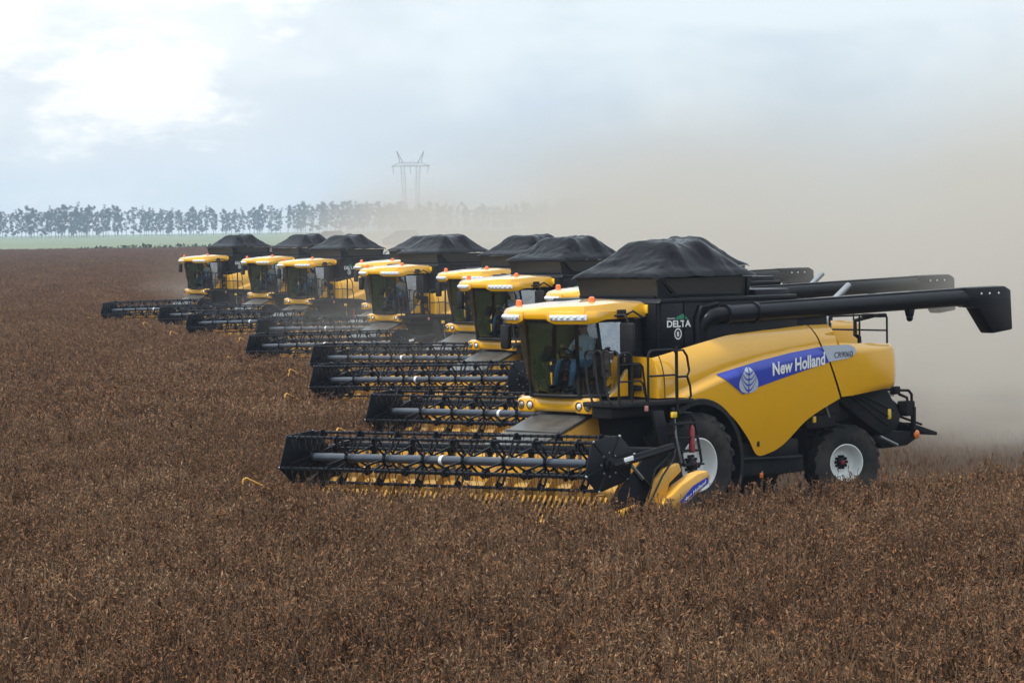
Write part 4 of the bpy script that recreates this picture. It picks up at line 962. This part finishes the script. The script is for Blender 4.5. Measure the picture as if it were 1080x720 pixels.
for az_, el_, r_ in ((-8.6, 3.5, .020), (-6.9, 4.3, .022), (-4.2, 4.4, .014)):
    v2 = N.new('ShaderNodeVectorMath'); v2.operation = 'SUBTRACT'; L.new(tc.outputs['Generated'], v2.inputs[0])
    d2 = Vector((math.sin(R(az_)), math.cos(R(az_)), math.tan(R(el_)))).normalized(); v2.inputs[1].default_value = d2
    m2 = N.new('ShaderNodeMapping'); m2.inputs['Scale'].default_value = (1, 1, 1.7); L.new(v2.outputs[0], m2.inputs[0])
    l2 = N.new('ShaderNodeVectorMath'); l2.operation = 'LENGTH'; L.new(m2.outputs[0], l2.inputs[0])
    dd = M_('ADD', M_('ADD', l2.outputs['Value'], M_('MULTIPLY', M_('SUBTRACT', n2.outputs['Fac'], .5), .10)), M_('MULTIPLY', M_('SUBTRACT', n3.outputs['Fac'], .5), .04))
    blob = M_('MAXIMUM', blob, M_('MULTIPLY', M_('SUBTRACT', 1.0, ramp(dd, r_ * .2, r_ * 1.9)), .6)); halo = M_('SUBTRACT', 1.0, ramp(ln.outputs['Value'], .0, .16))
cmix = N.new('ShaderNodeMix'); cmix.data_type = 'RGBA'; cmix.inputs[6].default_value = (.54, .64, .73, 1); cmix.inputs[7].default_value = (.74, .82, .86, 1)
L.new(ramp(n1.outputs['Fac'], .36, .62), cmix.inputs[0])
c2 = N.new('ShaderNodeMix'); c2.data_type = 'RGBA'; c2.inputs[7].default_value = (1.0, 1.0, .98, 1); L.new(cmix.outputs[2], c2.inputs[6])
L.new(M_('ADD', M_('MULTIPLY', blob, .85), M_('MULTIPLY', halo, .42), None, True), c2.inputs[0])
zen = M_('MULTIPLY_ADD', M_('MAXIMUM', sp.outputs['Z'], 0.0), .75, 1.12)
bg2 = N.new('ShaderNodeBackground'); L.new(c2.outputs[2], bg2.inputs[0]); L.new(zen, bg2.inputs[1])
mxs = N.new('ShaderNodeMixShader'); mxs.inputs[0].default_value = .88; L.new(bg.outputs[0], mxs.inputs[1]); L.new(bg2.outputs[0], mxs.inputs[2]); L.new(mxs.outputs[0], N['World Output'].inputs['Surface'])

sl = bpy.data.lights.new('sun', 'SUN'); sl.energy = 3.0; sl.angle = R(12); sl.color = (1, .96, .90)
so = link('sun', sl); sd_ = Vector((math.sin(R(SUN_AZ)) * math.cos(R(SUN_EL)), math.cos(R(SUN_AZ)) * math.cos(R(SUN_EL)), math.sin(R(SUN_EL))))
so.rotation_euler = sd_.to_track_quat('Z', 'Y').to_euler(); so.location = sd_ * 100
cd = bpy.data.cameras.new('camera'); cam = link('camera', cd); sc.camera = cam
cd.sensor_width = 36; cd.lens = 3480 / 1080 * 36; cd.clip_end = 8000; cd.clip_start = .5
pit = math.atan((360 - 236.5) / 3480); ROLL = .013
f = Vector((0, math.cos(pit), -math.sin(pit))); r0 = Vector((1, 0, 0)); u0 = r0.cross(f)
cR = math.cos(ROLL) * r0 - math.sin(ROLL) * u0; cU = math.sin(ROLL) * r0 + math.cos(ROLL) * u0
Mx = Matrix((cR, cU, -f)).transposed().to_4x4(); Mx.translation = (0, 0, 5.37); cam.matrix_world = Mx
sc.view_settings.view_transform = 'Standard'; sc.view_settings.look = 'None'; sc.view_settings.exposure = .14; sc.view_settings.gamma = 1
cy = sc.cycles; cy.max_bounces = 7; cy.diffuse_bounces = 3; cy.glossy_bounces = 3; cy.transparent_max_bounces = 16; cy.volume_bounces = 1; cy.volume_step_rate = 1.0; cy.volume_max_steps = 256
cy.use_denoising = True; cy.caustics_reflective = False; cy.caustics_refractive = False
